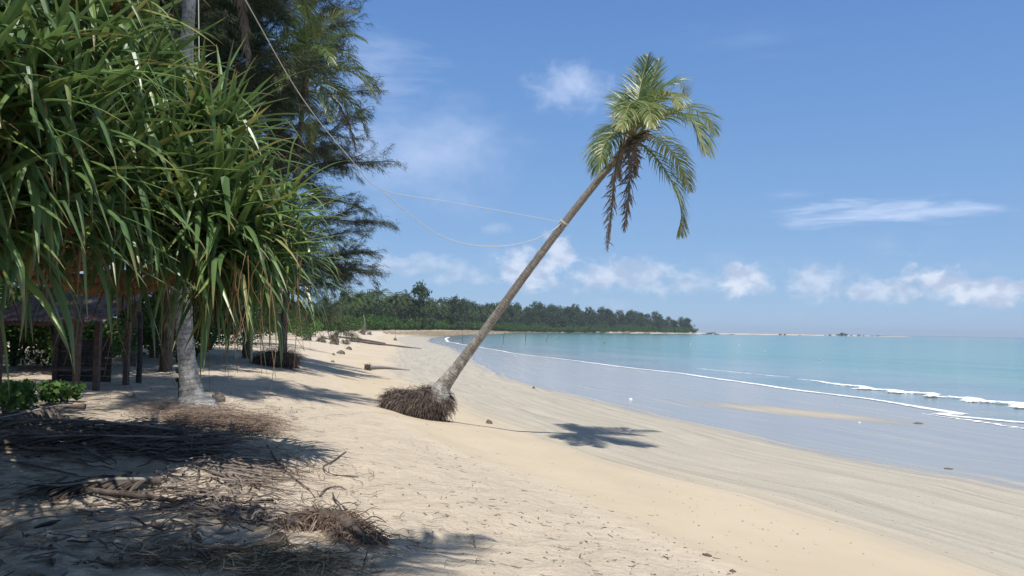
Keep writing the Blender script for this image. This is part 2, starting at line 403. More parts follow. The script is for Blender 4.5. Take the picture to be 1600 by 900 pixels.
# sand
def sand_material():
    m_, t, b, out = mat('sand')
    pos = t.node('ShaderNodeNewGeometry').outputs['Position']
    s = t.attr('shore'); tt = t.attr('foam')
    big = t.noise(t.vscale(pos, (1, .6, 0)), 0.35, 5, 0.6); mid = t.noise(t.vscale(pos, (1, 1, 0)), 2.2, 5, 0.65)
    fine = t.noise(pos, 60, 3, 0.7); vf = t.noise(pos, 260, 2, 0.6)
    wob = t.m('MULTIPLY', t.m('SUBTRACT', big, 0.5), 3.0)
    sw = t.m('ADD', s, wob)
    # stripes left by the ebb, parallel to the shore
    near = t.vscale(pos, (1, 1, 0))
    rp = t.m('ADD', t.m('MULTIPLY', s, 1.0), t.m('MULTIPLY', t.m('SUBTRACT', t.noise(near, 0.10, 2), 0.5), 2.2))
    comb = t.node('ShaderNodeCombineXYZ'); t.put(comb.inputs[0], t.m('MULTIPLY', rp, 1.0)); t.put(comb.inputs[1], t.m('MULTIPLY', t.node('ShaderNodeSeparateXYZ').outputs[0], 1))
    sx = t.node('ShaderNodeSeparateXYZ'); t.put(sx.inputs[0], pos)
    t.put(comb.inputs[1], t.m('MULTIPLY', sx.outputs[1], 0.035))
    st = t.noise(comb.outputs[0], 2.6, 4, 0.65); st2 = t.noise(comb.outputs[0], 9.0, 3, 0.6)
    dry = t.mix(t.smooth(mid, 0.3, 0.7), (0.61, 0.51, 0.385), (0.67, 0.565, 0.43))
    dry = t.mix(t.smooth(fine, 0.62, 0.74, 0, 0.5), dry, (0.42, 0.34, 0.26))
    damp = t.mix(t.smooth(big, 0.35, 0.65), (0.55, 0.455, 0.325), (0.60, 0.50, 0.36))
    damp = t.mix(t.smooth(vf, 0.62, 0.75, 0, 0.35), damp, (0.36, 0.29, 0.21))
    gray = t.mix(t.smooth(st, 0.36, 0.62), (0.37, 0.335, 0.27), (0.50, 0.45, 0.36))
    gray = t.mix(t.smooth(st2, 0.42, 0.62, 0, 0.5), gray, (0.56, 0.505, 0.405))
    gray = t.mix(t.smooth(t.noise(near, 0.5, 4, .6), 0.35, 0.6, 0.75, 0.0), gray, (0.455, 0.41, 0.325))
    speck = t.noise(t.vscale(pos, (1, 0.7, 0)), 14, 3, 0.7)
    gray = t.mix(t.smooth(speck, 0.56, 0.68, 0, 0.65), gray, (0.27, 0.235, 0.19))
    wet = t.mix(t.smooth(st, 0.35, 0.65), (0.34, 0.32, 0.275), (0.40, 0.37, 0.31))
    # (a bare drier patch stands out of the film)
    c = t.mix(t.smooth(sw, 12.6, 13.3), damp, dry)
    sg = t.m('ADD', s, t.m('ADD', t.m('MULTIPLY', wob, .35), t.m('MULTIPLY', t.m('SUBTRACT', st, 0.5), 3.2)))
    fgray = t.smooth(sg, 9.6, 7.2)
    c = t.mix(fgray, c, gray)
    patch = t.attr('patch')
    film = t.m('MULTIPLY', t.smooth(t.m('ADD', s, t.m('ADD', t.m('MULTIPLY', t.m('SUBTRACT', mid, 0.5), 1.6), t.m('MULTIPLY', t.m('SUBTRACT', st, 0.5), 4.0))), 0.9, -0.9), t.m('SUBTRACT', 1.0, patch))
    film = t.m('MULTIPLY', film, t.smooth(st, 0.72, 0.60, 0.35, 1.0))
    c = t.mix(film, c, wet)
    # far rock shelf, brown reef edge
    shelf = t.attr('shelf')
    sh = t.m('MULTIPLY', shelf, t.smooth(t.noise(pos, 0.12, 5, .7), 0.25, 0.42))
    c = t.mix(sh, c, t.mix(t.smooth(t.noise(pos, 0.5, 4), .4, .6), (0.16, 0.13, 0.07), (0.32, 0.25, 0.15)))
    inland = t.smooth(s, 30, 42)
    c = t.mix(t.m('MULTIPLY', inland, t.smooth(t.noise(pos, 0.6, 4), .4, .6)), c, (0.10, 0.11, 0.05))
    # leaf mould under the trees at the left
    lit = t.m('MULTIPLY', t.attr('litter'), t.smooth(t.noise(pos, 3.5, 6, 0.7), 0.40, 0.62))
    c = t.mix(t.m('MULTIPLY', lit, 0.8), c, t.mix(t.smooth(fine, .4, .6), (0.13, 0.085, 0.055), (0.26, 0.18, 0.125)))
    rough = t.mix(film, (0.9, 0.9, 0.9), (0.17, 0.17, 0.17))
    hh = t.m('ADD', t.m('MULTIPLY', mid, 1.0), t.m('ADD', t.m('MULTIPLY', fine, 0.10), t.m('MULTIPLY', t.noise(pos, 9, 4, .65), 0.5)))
    upper = t.smooth(sw, 12.0, 14.0)
    nrm = t.bump(hh, 0.8, t.m('MULTIPLY', upper, 0.17))
    nrm = t.bump(t.m('ADD', st2, t.m('MULTIPLY', st, 1.2)), 0.5, t.m('MULTIPLY', t.m('MULTIPLY', fgray, t.m('SUBTRACT', 1.0, film)), 0.09), nrm)
    nrm = t.bump(t.m('ADD', fine, vf), 0.35, t.m('MULTIPLY', t.m('SUBTRACT', 1.0, film), 0.006), nrm)
    nrm = t.bump(t.noise(t.vscale(pos, (1, .5, 0)), 5.0, 3), 0.25, t.m('MULTIPLY', film, 0.008), nrm)
    setb(t, b, Base_Color=c, Roughness=rough, Normal=nrm, Specular_IOR_Level=t.m('ADD', 0.12, t.m('MULTIPLY', film, 0.28)))
    return m_
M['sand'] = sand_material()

def water_material():
    m_, t, b, out = mat('sea_water')
    pos = t.node('ShaderNodeNewGeometry').outputs['Position']
    d = t.m('MULTIPLY', t.attr('foam'), -1.0)           # metres seaward of the foam line
    nz = t.noise(t.vscale(pos, (1, 0.5, 0)), 0.02, 4, 0.55); n2 = t.noise(t.vscale(pos, (0.35, 1, 0)), 0.05, 4, 0.6)
    dd = t.m('ADD', d, t.m('MULTIPLY', t.m('SUBTRACT', nz, 0.5), 30.0))
    c = t.mix(t.smooth(d, 0.0, 7.0), (0.30, 0.31, 0.27), (0.235, 0.295, 0.285))
    c = t.mix(t.smooth(dd, 10.0, 22.0), c, (0.185, 0.315, 0.265))
    c = t.mix(t.smooth(dd, 20.0, 42.0), c, (0.085, 0.270, 0.205))
    c = t.mix(t.smooth(dd, 50.0, 300.0), c, (0.040, 0.210, 0.168))
    c = t.mix(t.smooth(n2, 0.35, 0.65, 0.0, 0.45), c, (0.03, 0.17, 0.19))
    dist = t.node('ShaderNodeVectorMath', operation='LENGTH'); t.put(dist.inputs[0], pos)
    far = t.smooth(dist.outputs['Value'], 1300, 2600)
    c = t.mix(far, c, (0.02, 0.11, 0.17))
    h = t.m('ADD', t.noise(t.vscale(pos, (0.5, 1, 0)), 1.1, 4, 0.6), t.m('MULTIPLY', t.noise(t.vscale(pos, (0.6, 1, 0)), 0.18, 3), 2.5))
    h2 = t.noise(t.vscale(pos, (0.7, 1, 0)), 6, 3)
    nrm = t.bump(t.m('ADD', h, t.m('MULTIPLY', h2, 0.12)), 0.5, 0.10)
    setb(t, b, Base_Color=c, Roughness=0.12, Normal=nrm, IOR=1.33, Specular_IOR_Level=0.35)
    return m_
M['water'] = water_material()
def foam_material():
    m_, t, b, out = mat('foam')
    pos = t.node('ShaderNodeNewGeometry').outputs['Position']
    n1 = t.noise(t.vscale(pos, (1, 1, 0.3)), 3.2, 8, 0.8); n2 = t.noise(t.vscale(pos, (1, 1, 0.3)), 0.45, 3)
    e = t.attr('along')      # 0 edges .. 1 centre
    v = t.m('ADD', t.m('MULTIPLY', e, 0.9), t.m('ADD', t.m('MULTIPLY', t.m('SUBTRACT', n1, 0.5), 2.3), t.m('MULTIPLY', t.m('SUBTRACT', n2, 0.5), 1.2)))
    a = t.smooth(v, 0.32, 0.70)
    setb(t, b, Base_Color=(0.86, 0.87, 0.87), Roughness=0.9, Alpha=a, Normal=t.bump(n1, 0.8, 0.06))
    return m_
M['foam'] = foam_material()

# ------------------------------------------------------------------ the beach and the sea
def polar_sheet(radii, angles):
    Rr, A = np.meshgrid(radii, angles, indexing='ij')
    x = Rr * np.sin(A); y = Rr * np.cos(A)
    nr, na = Rr.shape
    i = np.arange(nr - 1)[:, None] * na; j = np.arange(na)[None]; j2 = (j + 1) % na
    f = np.stack([i + j, i + na + j, i + na + j2, i + j2], -1).reshape(-1, 4)
    return x.ravel(), y.ravel(), f, na
ang = np.radians(np.concatenate([np.linspace(-42, 42, 421), np.linspace(43, 317, 120)]))
rad = np.concatenate([[0.05, 0.7, 1.4, 2.1], np.geomspace(2.6, 60, 330), np.geomspace(61, 2400, 110), [3500, 6000, 9000]])
x, y, f, na = polar_sheet(rad, ang)
z, s_, t_ = ground_full(x, y)
mb = MB(); mb.add(np.stack([x, y, z], 1), f[:, ::-1])
mb.add(np.stack([x[:na], y[:na], z[:na]], 1), np.arange(na)[None, ::-1][:, ::-1] if False else np.array([list(range(na))[::-1]]))
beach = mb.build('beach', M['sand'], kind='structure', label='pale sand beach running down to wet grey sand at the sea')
me = beach.data
def addattr(me, name, arr):
    at = me.attributes.new(name, 'FLOAT', 'POINT'); at.data.foreach_set('value', arr.astype(np.float32))
def ext(a): return np.concatenate([a, a[:na]])
addattr(me, 'shore', ext(s_)); addattr(me, 'foam', ext(t_))
pp = G(1240, 644)
pa = np.exp(-(((x - pp[0]) / 3.0) ** 2 + ((y - pp[1] + (x - pp[0]) * 0.9) / 1.9) ** 2) ** 1.2)
addattr(me, 'patch', ext(pa))
sh = np.clip((y - 260) / 80, 0, 1) * np.clip((950 - y) / 150, 0, 1) * np.clip(1.6 - np.abs(s_ - 6) / 12, 0, 1)
addattr(me, 'shelf', ext(sh))
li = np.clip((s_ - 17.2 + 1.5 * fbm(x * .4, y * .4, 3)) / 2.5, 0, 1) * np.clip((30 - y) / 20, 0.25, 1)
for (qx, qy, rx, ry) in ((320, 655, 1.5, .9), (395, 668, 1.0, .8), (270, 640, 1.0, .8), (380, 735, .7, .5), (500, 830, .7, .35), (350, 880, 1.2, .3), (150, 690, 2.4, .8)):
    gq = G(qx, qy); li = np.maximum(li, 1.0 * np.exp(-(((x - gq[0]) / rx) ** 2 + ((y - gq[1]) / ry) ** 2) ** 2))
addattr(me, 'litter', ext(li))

radw = np.concatenate([[0.05, 8, 14, 18], np.geomspace(22, 2600, 190), [3500, 5000, 8000, 13000, 22000]])
angw = np.radians(np.concatenate([np.linspace(-12, 40, 209), np.linspace(41, 347, 80)]))
x, y, f, na = polar_sheet(radw, angw)
_, s_, t_ = ground_full(x, y)
z = np.full_like(x, -0.08)
# low swell running in to the shore
sw = np.sin(-t_ * 0.42 + fbm(x * .03, y * .03, 2) * 4) * np.clip(-t_ / 10, 0, 1) * np.exp(-np.maximum(-t_, 0) / 90) * 0.045
z += np.where(t_ < 0, sw, 0)
z = np.where(t_ > 8, -1.2, z)
mb = MB(); mb.add(np.stack([x, y, z], 1), f[:, ::-1])
sea = mb.build('sea', M['water'], kind='structure', label='shallow turquoise sea stretching to the horizon')
addattr(sea.data, 'foam', t_)

def foam_strip(pts, width, height, name, label, seed=0, skew=0.0):
    c = resample([(p[0], p[1]) for p in pts], 700)
    d = norm(np.gradient(c, axis=0)); nn = np.stack([-d[:, 1], d[:, 0]], 1)
    Kc = 15; u = np.linspace(-1, 1, Kc)
    wd = np.interp(np.linspace(0, 1, len(c)), *width)
    wn = wd * (1 + 0.5 * fbm(np.arange(len(c)) * .05 + seed, np.zeros(len(c)) + seed, 4))
    wn = np.maximum(wn, 0.02)
    hh = np.interp(np.linspace(0, 1, len(c)), *height)
    cx = c + nn * (fbm(np.arange(len(c)) * .03 + seed, np.zeros(len(c)) + 4, 3) * wd * 0.9)[:, None]
    v = cx[:, None] + nn[:, None] * (u[None, :, None] * wn[:, None, None] * 0.5)
    prof = (1 - u ** 2)
    zz = -0.075 + prof[None] * hh[:, None] * np.clip(.8 + .6 * fbm(v[..., 0] * 5, v[..., 1] * 5, 4), .1, 2) + 0.012
    V = np.concatenate([v, zz[..., None]], -1)
    i = np.arange(len(c) - 1)[:, None] * Kc; j = np.arange(Kc - 1)[None]
    f = np.stack([i + j, i + j + 1, i + Kc + j + 1, i + Kc + j], -1).reshape(-1, 4)
    m = MB(); m.add(V.reshape(-1, 3), f, 0.5, np.tile(prof, len(c)))
    return m.build(name, M['foam'], kind='stuff', label=label, cat='foam')
fpts = [(62, -16), (46, 10)] + [tuple(p) for p in fl] + [(-25, 300)]
foam_strip(fpts, ([0, .1, .5, 1], [.9, .9, .6, 1.4]), ([0, .3, 1], [0.015, 0.02, 0.10]), 'shore_foam', 'long thin white foam line where the sea meets the wet sand', 1)
w2 = [flat_pt(*q, -0.08) for q in ((1900, 672), (1750, 655), (1600, 635.5), (1486, 622), (1389, 612), (1311, 600.5), (1249, 592.5))]
foam_strip(w2, ([0, .6, .9, 1], [2.0, 2.0, .9, 0.2]), ([0, .6, 1], [0.15, 0.13, 0.02]), 'breaking_wave', 'small white wave breaking off the right part of the beach', 2)
w3 = [flat_pt(*q, -0.08) for q in ((1600, 671), (1560, 664), (1500, 655), (1440, 647))]
foam_strip(w3, ([0, .5, 1], [0.35, 0.5, 0.1]), ([0, 1], [0.02, 0.02]), 'spent_foam', 'faint thin foam trail just inside the shore foam at the right', 3)
w4 = [flat_pt(*q, -0.08) for q in ((1090, 576), (1130, 580), (1180, 585), (1235, 590))]
foam_strip(w4, ([0, .5, 1], [0.1, 0.25, 0.1]), ([0, 1], [0.03, 0.03]), 'wave_crest', 'faint crest leading into the small breaking wave', 4)

# ------------------------------------------------------------------ palm fronds
def frond_mesh(ctrl, Lmax=0.85, npair=70, hang=0.6, dead=False, var=0.5, w0=0.045, stalk=0.16, seed=0, tipv=0.3, vee=0.35):
    """ctrl: 3-D control points of the midrib"""
    r = np.random.default_rng(seed)
    c = resample(ctrl, npair + 1)
    tan = norm(np.gradient(c, axis=0))
    up = np.array([0, 0, 1.0])
    side = np.cross(tan, up); sl_ = np.linalg.norm(side, axis=1)
    s0 = side[np.argmax(sl_)] / max(sl_.max(), 1e-6)
    side = norm(side + s0[None] * 0.15)
    if dead: side = norm(side * .3 + np.array([[.93, .35, 0.]]))
    nor = norm(np.cross(side, tan))
    m = MB()
    tt = np.linspace(0, 1, npair + 1)
    rr = 0.028 * (1 - tt) ** 0.8 + 0.004
    tube(m, c, rr, 5, 0.9 if not dead else 0.4, 0, cap=False)
    i0 = int(stalk * npair)
    idx = np.arange(i0, npair + 1)
    t = (idx - i0) / (npair - i0)
    prof = np.clip(np.sin(np.clip(t * 0.86 + 0.14, 0, 1) * PI) ** 0.55, 0.12, 1)
    for sg in (-1, 1):
        L = Lmax * prof * r.uniform(0.82, 1.08, len(idx))
        if dead: L = L * r.uniform(0.3, 1.0, len(idx))
        b0 = c[idx] + side[idx] * sg * 0.01
        d0 = norm(side[idx] * sg * (0.85 - 0.25 * t[:, None]) + tan[idx] * (0.45 + 0.55 * t[:, None]) + nor[idx] * vee + r.normal(0, 0.09 if not dead else .35, (len(idx), 3)))
        K = 5; u = np.linspace(0, 1, K)
        pts = np.zeros((len(idx), K, 3)); pts[:, 0] = b0; d = d0.copy()
        hg = hang * (1.0 + r.normal(0, 0.25, len(idx)))
        for k in range(1, K):
            d = norm(d + np.array([0, 0, -1.0])[None] * (hg * (0.5 if k == 1 else 1.0) * 0.55)[:, None])
            pts[:, k] = pts[:, k - 1] + d * (L / (K - 1))[:, None]
        ltan = norm(np.gradient(pts, axis=1))
        sd = norm(np.cross(ltan, nor[idx][:, None] + 0.3 * r.normal(0, 1, (len(idx), 1, 3))))
        wd = w0 * np.array([0.7, 1.0, 0.9, 0.6, 0.08])[None] * r.uniform(0.8, 1.15, (len(idx), 1)) * (0.6 + 0.4 * prof[:, None])
        va = np.clip(var + r.normal(0, 0.13, len(idx)) + tipv * t ** 3, 0, 1)
        strips(m, pts, sd, wd, va, 0.12, 0)
    return m

def ringed_trunk(ctrl, radf, nring, seg=16, seed=0, flare=None):
    K = nring * 3
    c = resample(ctrl, K)
    tt = np.linspace(0, 1, K)
    r = radf(tt)
    ph = np.arange(K) % 3
    jit = np.random.default_rng(seed).normal(0, 0.012, K)
    r = r * (1 + np.array([0.0, 0.045, 0.02])[ph] * (0.6 if True else 1) + jit)
    m = MB(); tube(m, c, r, seg, 0.5, 0, True, lump=0.035, seed=seed); return m, c

def root_strands(m, n, fn, r, wmin=0.006, wmax=0.014, K=5, mi=0):
    """fn(n) -> start points (n,3), directions (n,3), lengths (n,), droop (n,)"""
    p, d, L, dr = fn(n)
    pts = np.zeros((n, K, 3)); pts[:, 0] = p
    d = norm(d)
    for k in range(1, K):
        d = norm(d + np.array([0, 0, -1.0]) * dr[:, None] + r.normal(0, 0.13, (n, 3)))
        pts[:, k] = pts[:, k - 1] + d * (L / (K - 1))[:, None]
    side = norm(np.cross(norm(np.gradient(pts, axis=1)), r.normal(0, 1, (n, 1, 3))))
    wd = r.uniform(wmin, wmax, (n, 1)) * np.linspace(1, 0.45, K)[None]
    strips(m, pts, side, wd, r.random(n), 0, mi)
    return pts

# ------------------------------------------------------------------ the leaning palm
def pal_uv(u, v): return (860 + u / 2.647, 60 + v / 2.647)
LP_BASE = G(692, 659)
D0 = LP_BASE[1]
print('leaning palm base', LP_BASE)
crown_px = pal_uv(335, 425)
lp = thing('coconut_palm', 'leaning coconut palm with exposed root ball, rising right over the open beach', 'palm tree', LP_BASE)
tr_px = [(684, 625, 0.1), (692, 604, 0.0), (712, 577, 0), (760, 513, 0), (827, 421, 0), (886, 343, 0), (940, 275, 0), (972, 236, 0), (988, 216, 0)]
tp = [P(a, b_, D0 + 0.12 - 1.5 * max(0, 612 - b_) / 396) for a, b_, e in tr_px]
m, tc_ = ringed_trunk(tp, lambda t: np.interp(t, [0, .02, .055, .12, .25, .5, .8, .96, 1], [0.30, 0.29, 0.215, 0.158, 0.126, 0.110, 0.095, 0.097, 0.13]), 120, 16, 3)
m.build('trunk', M['palmbark'], lp)
CR = tp[-1]
def U(u, v, dz): 
    a, b_ = pal_uv(u, v); return P(a, b_, D0 - 1.4 + dz)
fr = [  # control points (u, v, depth), Lmax, hang, var, dead
    ([(345, 400, 0), (352, 300, .5), (375, 185, 1.0), (405, 70, 1.2)], .62, .12, .25, 0),
    ([(355, 395, 0), (385, 280, 1.0), (425, 160, 1.6), (452, 85, 1.8)], .62, .15, .40, 0),
    ([(360, 390, 0), (410, 270, .8), (470, 195, 1.6), (545, 185, 2.2), (562, 235, 2.6)], .62, .35, .40, 0),
    ([(358, 385, 0), (400, 300, -.6), (460, 240, -1.2), (515, 235, -1.8), (535, 285, -2.2)], .55, .5, .62, 0),
    ([(365, 395, 0), (430, 340, -.4), (510, 310, -.8), (590, 350, -1.2), (640, 470, -1.5)], .85, .55, .55, 0),
    ([(370, 390, 0), (460, 310, 1.0), (570, 290, 1.8), (650, 325, 2.3), (684, 400, 2.6)], .72, .45, .45, 0),
    ([(365, 405, 0), (430, 410, .6), (495, 460, 1.2), (545, 540, 1.6), (575, 632, 1.8)], .62, .5, .5, 0),
    ([(350, 435, 0), (405, 460, -.4), (460, 525, -.8), (510, 610, -1.0), (540, 710, -1.0), (537, 815, -.9)], .66, .55, .62, 0),
    ([(325, 405, 0), (275, 390, -.5), (228, 430, -1.0), (205, 500, -1.3), (190, 560, -1.3)], .66, .6, .45, 0),
    ([(325, 400, 0), (300, 370, .9), (255, 370, 1.7), (215, 420, 2.3), (200, 500, 2.6)], .6, .6, .45, 0),
    ([(335, 395, 0), (325, 310, -.9), (335, 265, -1.6), (320, 290, -2.4), (290, 380, -3.0)], .62, .55, .48, 0),
    ([(345, 390, 0), (360, 300, -1.0), (385, 270, -1.8), (410, 300, -2.6), (420, 370, -3.0)], .6, .55, .5, 0),
    ([(335, 395, 0), (310, 310, .8), (300, 240, 1.6), (290, 225, 2.4)], .55, .35, .35, 0),
    ([(320, 435, 0), (285, 480, -.3), (265, 580, -.3), (252, 710, -.2), (235, 880, -.2)], .38, 1.6, .72, 1),
    ([(330, 440, 0), (325, 490, -.4), (328, 590, -.4), (318, 700, -.3), (305, 800, -.3)], .44, 1.6, .30, 1),
    ([(340, 440, 0), (350, 470, .4), (355, 520, .6), (350, 575, .6)], .28, 1.4, .35, 1),
    ([(320, 430, 0), (300, 460, .5), (285, 520, .7), (290, 590, .7)], .26, 1.4, .5, 1),
]
for i, (cp, Lm, hg, va, dd) in enumerate(fr):
    pts = [U(*q) for q in cp]; pts[0] = CR + norm(pts[1] - CR) * 0.1
    fm = frond_mesh(pts, Lm * (1.28 if not dd else 1.2), 92, hg if not dd else .5, bool(dd), va, 0.034 if not dd else 0.038, 0.10, 100 + i, tipv=0.45)
    o = fm.build('frond', M['dead' if dd else 'frond'], lp)
    if dd: o['label'] = 'dead brown frond hanging down'
m = MB()   # leaf sheaths and fibre at the crown's heart
r = np.random.default_rng(5)
def crown_fn(n):
    th = r.uniform(0, 2 * PI, n); axis = norm(tp[-1] - tp[-2])
    p = CR + axis * r.uniform(-0.55, 0.15, (n, 1)) + np.stack([np.cos(th), np.sin(th), 0 * th], 1) * 0.09
    d = axis + np.stack([np.cos(th), np.sin(th), 0 * th], 1) * 0.7
    return p, d, r.uniform(0.3, 0.75, n), np.full(n, 0.15)
root_strands(m, 120, crown_fn, r, 0.03, 0.08)
m.build('leaf_sheath', M['root'], lp)

def root_ball(parent, path, radii, n, seed, zfloor, name='root_ball', matn='root', length=(0.35, 0.75), droop=0.45, radial=.9):
    r = np.random.default_rng(seed)
    m = MB(); tube(m, path, np.array(radii) * 0.93, 20, 0.1, 0, True, lump=0.16, seed=seed)
    for v in m.v: v[:, 2] = np.maximum(v[:, 2], zfloor - 0.08)
    m.build(name, M[matn], parent)
    path = np.array(path); radii = np.array(radii)
    def fn(n):
        k = r.uniform(0, len(path) - 1.001, n); i = k.astype(int); fr_ = (k - i)[:, None]
        c = path[i] * (1 - fr_) + path[i + 1] * fr_; R = radii[i] * (1 - fr_[:, 0]) + radii[i + 1] * fr_[:, 0]
        tn = norm(path[i + 1] - path[i])
        a = norm(np.cross(tn, np.array([0.0, 0.3, 1.0]))); b = np.cross(tn, a)
        th = r.uniform(0, 2 * PI, n)
        rad_ = a * np.cos(th)[:, None] + b * np.sin(th)[:, None]
        p = c + rad_ * R[:, None] * r.uniform(0.8, 1.0, (n, 1))
        return p, rad_ * radial + r.normal(0, .25, (n, 3)) + np.array([0, 0, .25]), r.uniform(*length, n) * (0.6 + 0.4 * R / radii.max()), np.full(n, droop)
    m = MB(); root_strands(m, n, fn, r, 0.007, 0.018, 6)
    for v in m.v: v[:, 2] = np.maximum(v[:, 2], zfloor + r.uniform(-0.06, 0.03, len(v)))
    m.build('root_fringe', M[matn], parent, kind='stuff')
zf = LP_BASE[2]
px2m = D0 / F_PX
rb = [P(604, 637, D0 + .75), P(618, 635, D0 + .65), P(640, 637, D0 + .55), P(664, 636, D0 + .4), P(680, 628, D0 + .25), P(688, 613, D0 + .15)]
root_ball(lp, resample(rb, 14), np.interp(np.linspace(0, 1, 14), [0, .12, .5, .75, .9, 1], [0.34, 0.44, 0.44, 0.46, 0.44, 0.30]), 9500, 9, zf - 0.02, length=(0.10, 0.40), droop=.42, radial=.42)

# ------------------------------------------------------------------ other coconut palms
def palm(base, top, lean_mid, r0, nfr, seed, label, ctrl=None, barkm='palmbark2', L=4.2, flare=True, rings=110, group=None, detail=64, rootb=False, fl=1.9):
    r = np.random.default_rng(seed)
    t_ = thing('coconut_palm', label, 'palm tree', base, group)
    base = np.array(base); top = np.array(top)
    mid = (base + top) / 2 + np.array(lean_mid)
    m, c = ringed_trunk(ctrl or [base + [0, 0, -0.25], base + [0, 0, 0.05], base * .8 + mid * .2 * 1.0 + 0, mid, top], lambda t: r0 * np.interp(t, [0, .02, .035, .06, .1, .2, 1], [fl * 1.25, fl, 1.6, 1.28, 1.08, 1, .72]), rings, 14, seed)
    m.build('trunk', M[barkm], t_)
    for i in range(nfr):
        a = i * 2.399963 + r.uniform(-.2, .2); e = np.interp(i / (nfr - 1), [0, .35, .7, 1], [1.35, .75, .15, -.55]) + r.uniform(-.1, .1)
        h = np.array([math.cos(a), math.sin(a), 0])
        pts = [top]; d = h * math.cos(e) + np.array([0, 0, math.sin(e)])
        for k in range(5):
            pts.append(pts[-1] + d * L / 5); d = norm(d + np.array([0, 0, -0.34 - 0.06 * k]))
        dead = i >= nfr - 2
        frond_mesh(pts, 0.9 if not dead else .6, detail, 0.45 if not dead else 1.3, dead, r.uniform(.25, .7), 0.05, .14, seed * 50 + i).build('frond', M['dead' if dead else 'frond'], t_)
    return t_
b1 = G(302, 630); print('palm2', b1)
p2 = palm(b1, (P(296, 0, b1[1])[0] + 0.25, b1[1] + .1, 13.5), (-0.12, 0, 0), 0.165, 20, 21, 'tall coconut palm with pale ringed trunk and flared base rising behind the pandanus', fl=2.8, ctrl=[b1 + [.03, 0, -.25], b1, P(296, 590, b1[1]), P(291, 550, b1[1]), P(287, 470, b1[1]), P(289, 250, b1[1]), P(296, 0, b1[1]), np.array([P(296, 0, b1[1])[0] + .25, b1[1] + .1, 13.5])])
b3 = G(440, 574); print('palm3', b3)
D3 = b3[1]
top3 = P(478, 118, D3 + .5)
p3 = palm(b3 + [0, 0, .35], top3, (-0.1, 0, 0), 0.15, 22, 33, 'coconut palm half hidden among the casuarinas, fronds against the sky, roots exposed at its foot', fl=1.6, barkm='bark')  # darker tree bark puts the grove's shade into this trunk's colour
rr_ = [b3 + [-1.3, .3, .15], b3 + [-.6, .1, .3], b3 + [0.1, 0, .34], b3 + [.75, 0, .22]]
root_ball(p3, resample(rr_, 8), [.22, .32, .40, .42, .42, .40, .34, .2], 1800, 31, b3[2], length=(.3, .7))
# palms outside the view whose crowns shade the near sand
palm((-5.0, -2.4, gz(-5.0, -2.4)), (-3.2, 1.8, 8.6), (-.3, 0, 0), 0.16, 32, 44, 'coconut palm beside the camera whose crown shades the near sand', L=3.1, detail=40)
palm((-12.5, -4.5, gz(-12.5, -4.5)), (-9.6, 1.6, 8.8), (-.2, 0, 0), 0.16, 30, 55, 'coconut palm left of the view behind the pandanus', L=3.1, detail=38)
palm((-7.6, -3.4, gz(-7.6, -3.4)), (-6.3, 2.0, 8.8), (-.2, 0, 0), 0.16, 30, 56, 'coconut palm between the two others beside the camera', L=3.1, detail=38)
palm((-3.4, -4.6, gz(-3.4, -4.6)), (-0.9, 0.5, 9.0), (.1, 0, 0), 0.16, 20, 66, 'coconut palm behind the camera reaching over it', L=4.3)

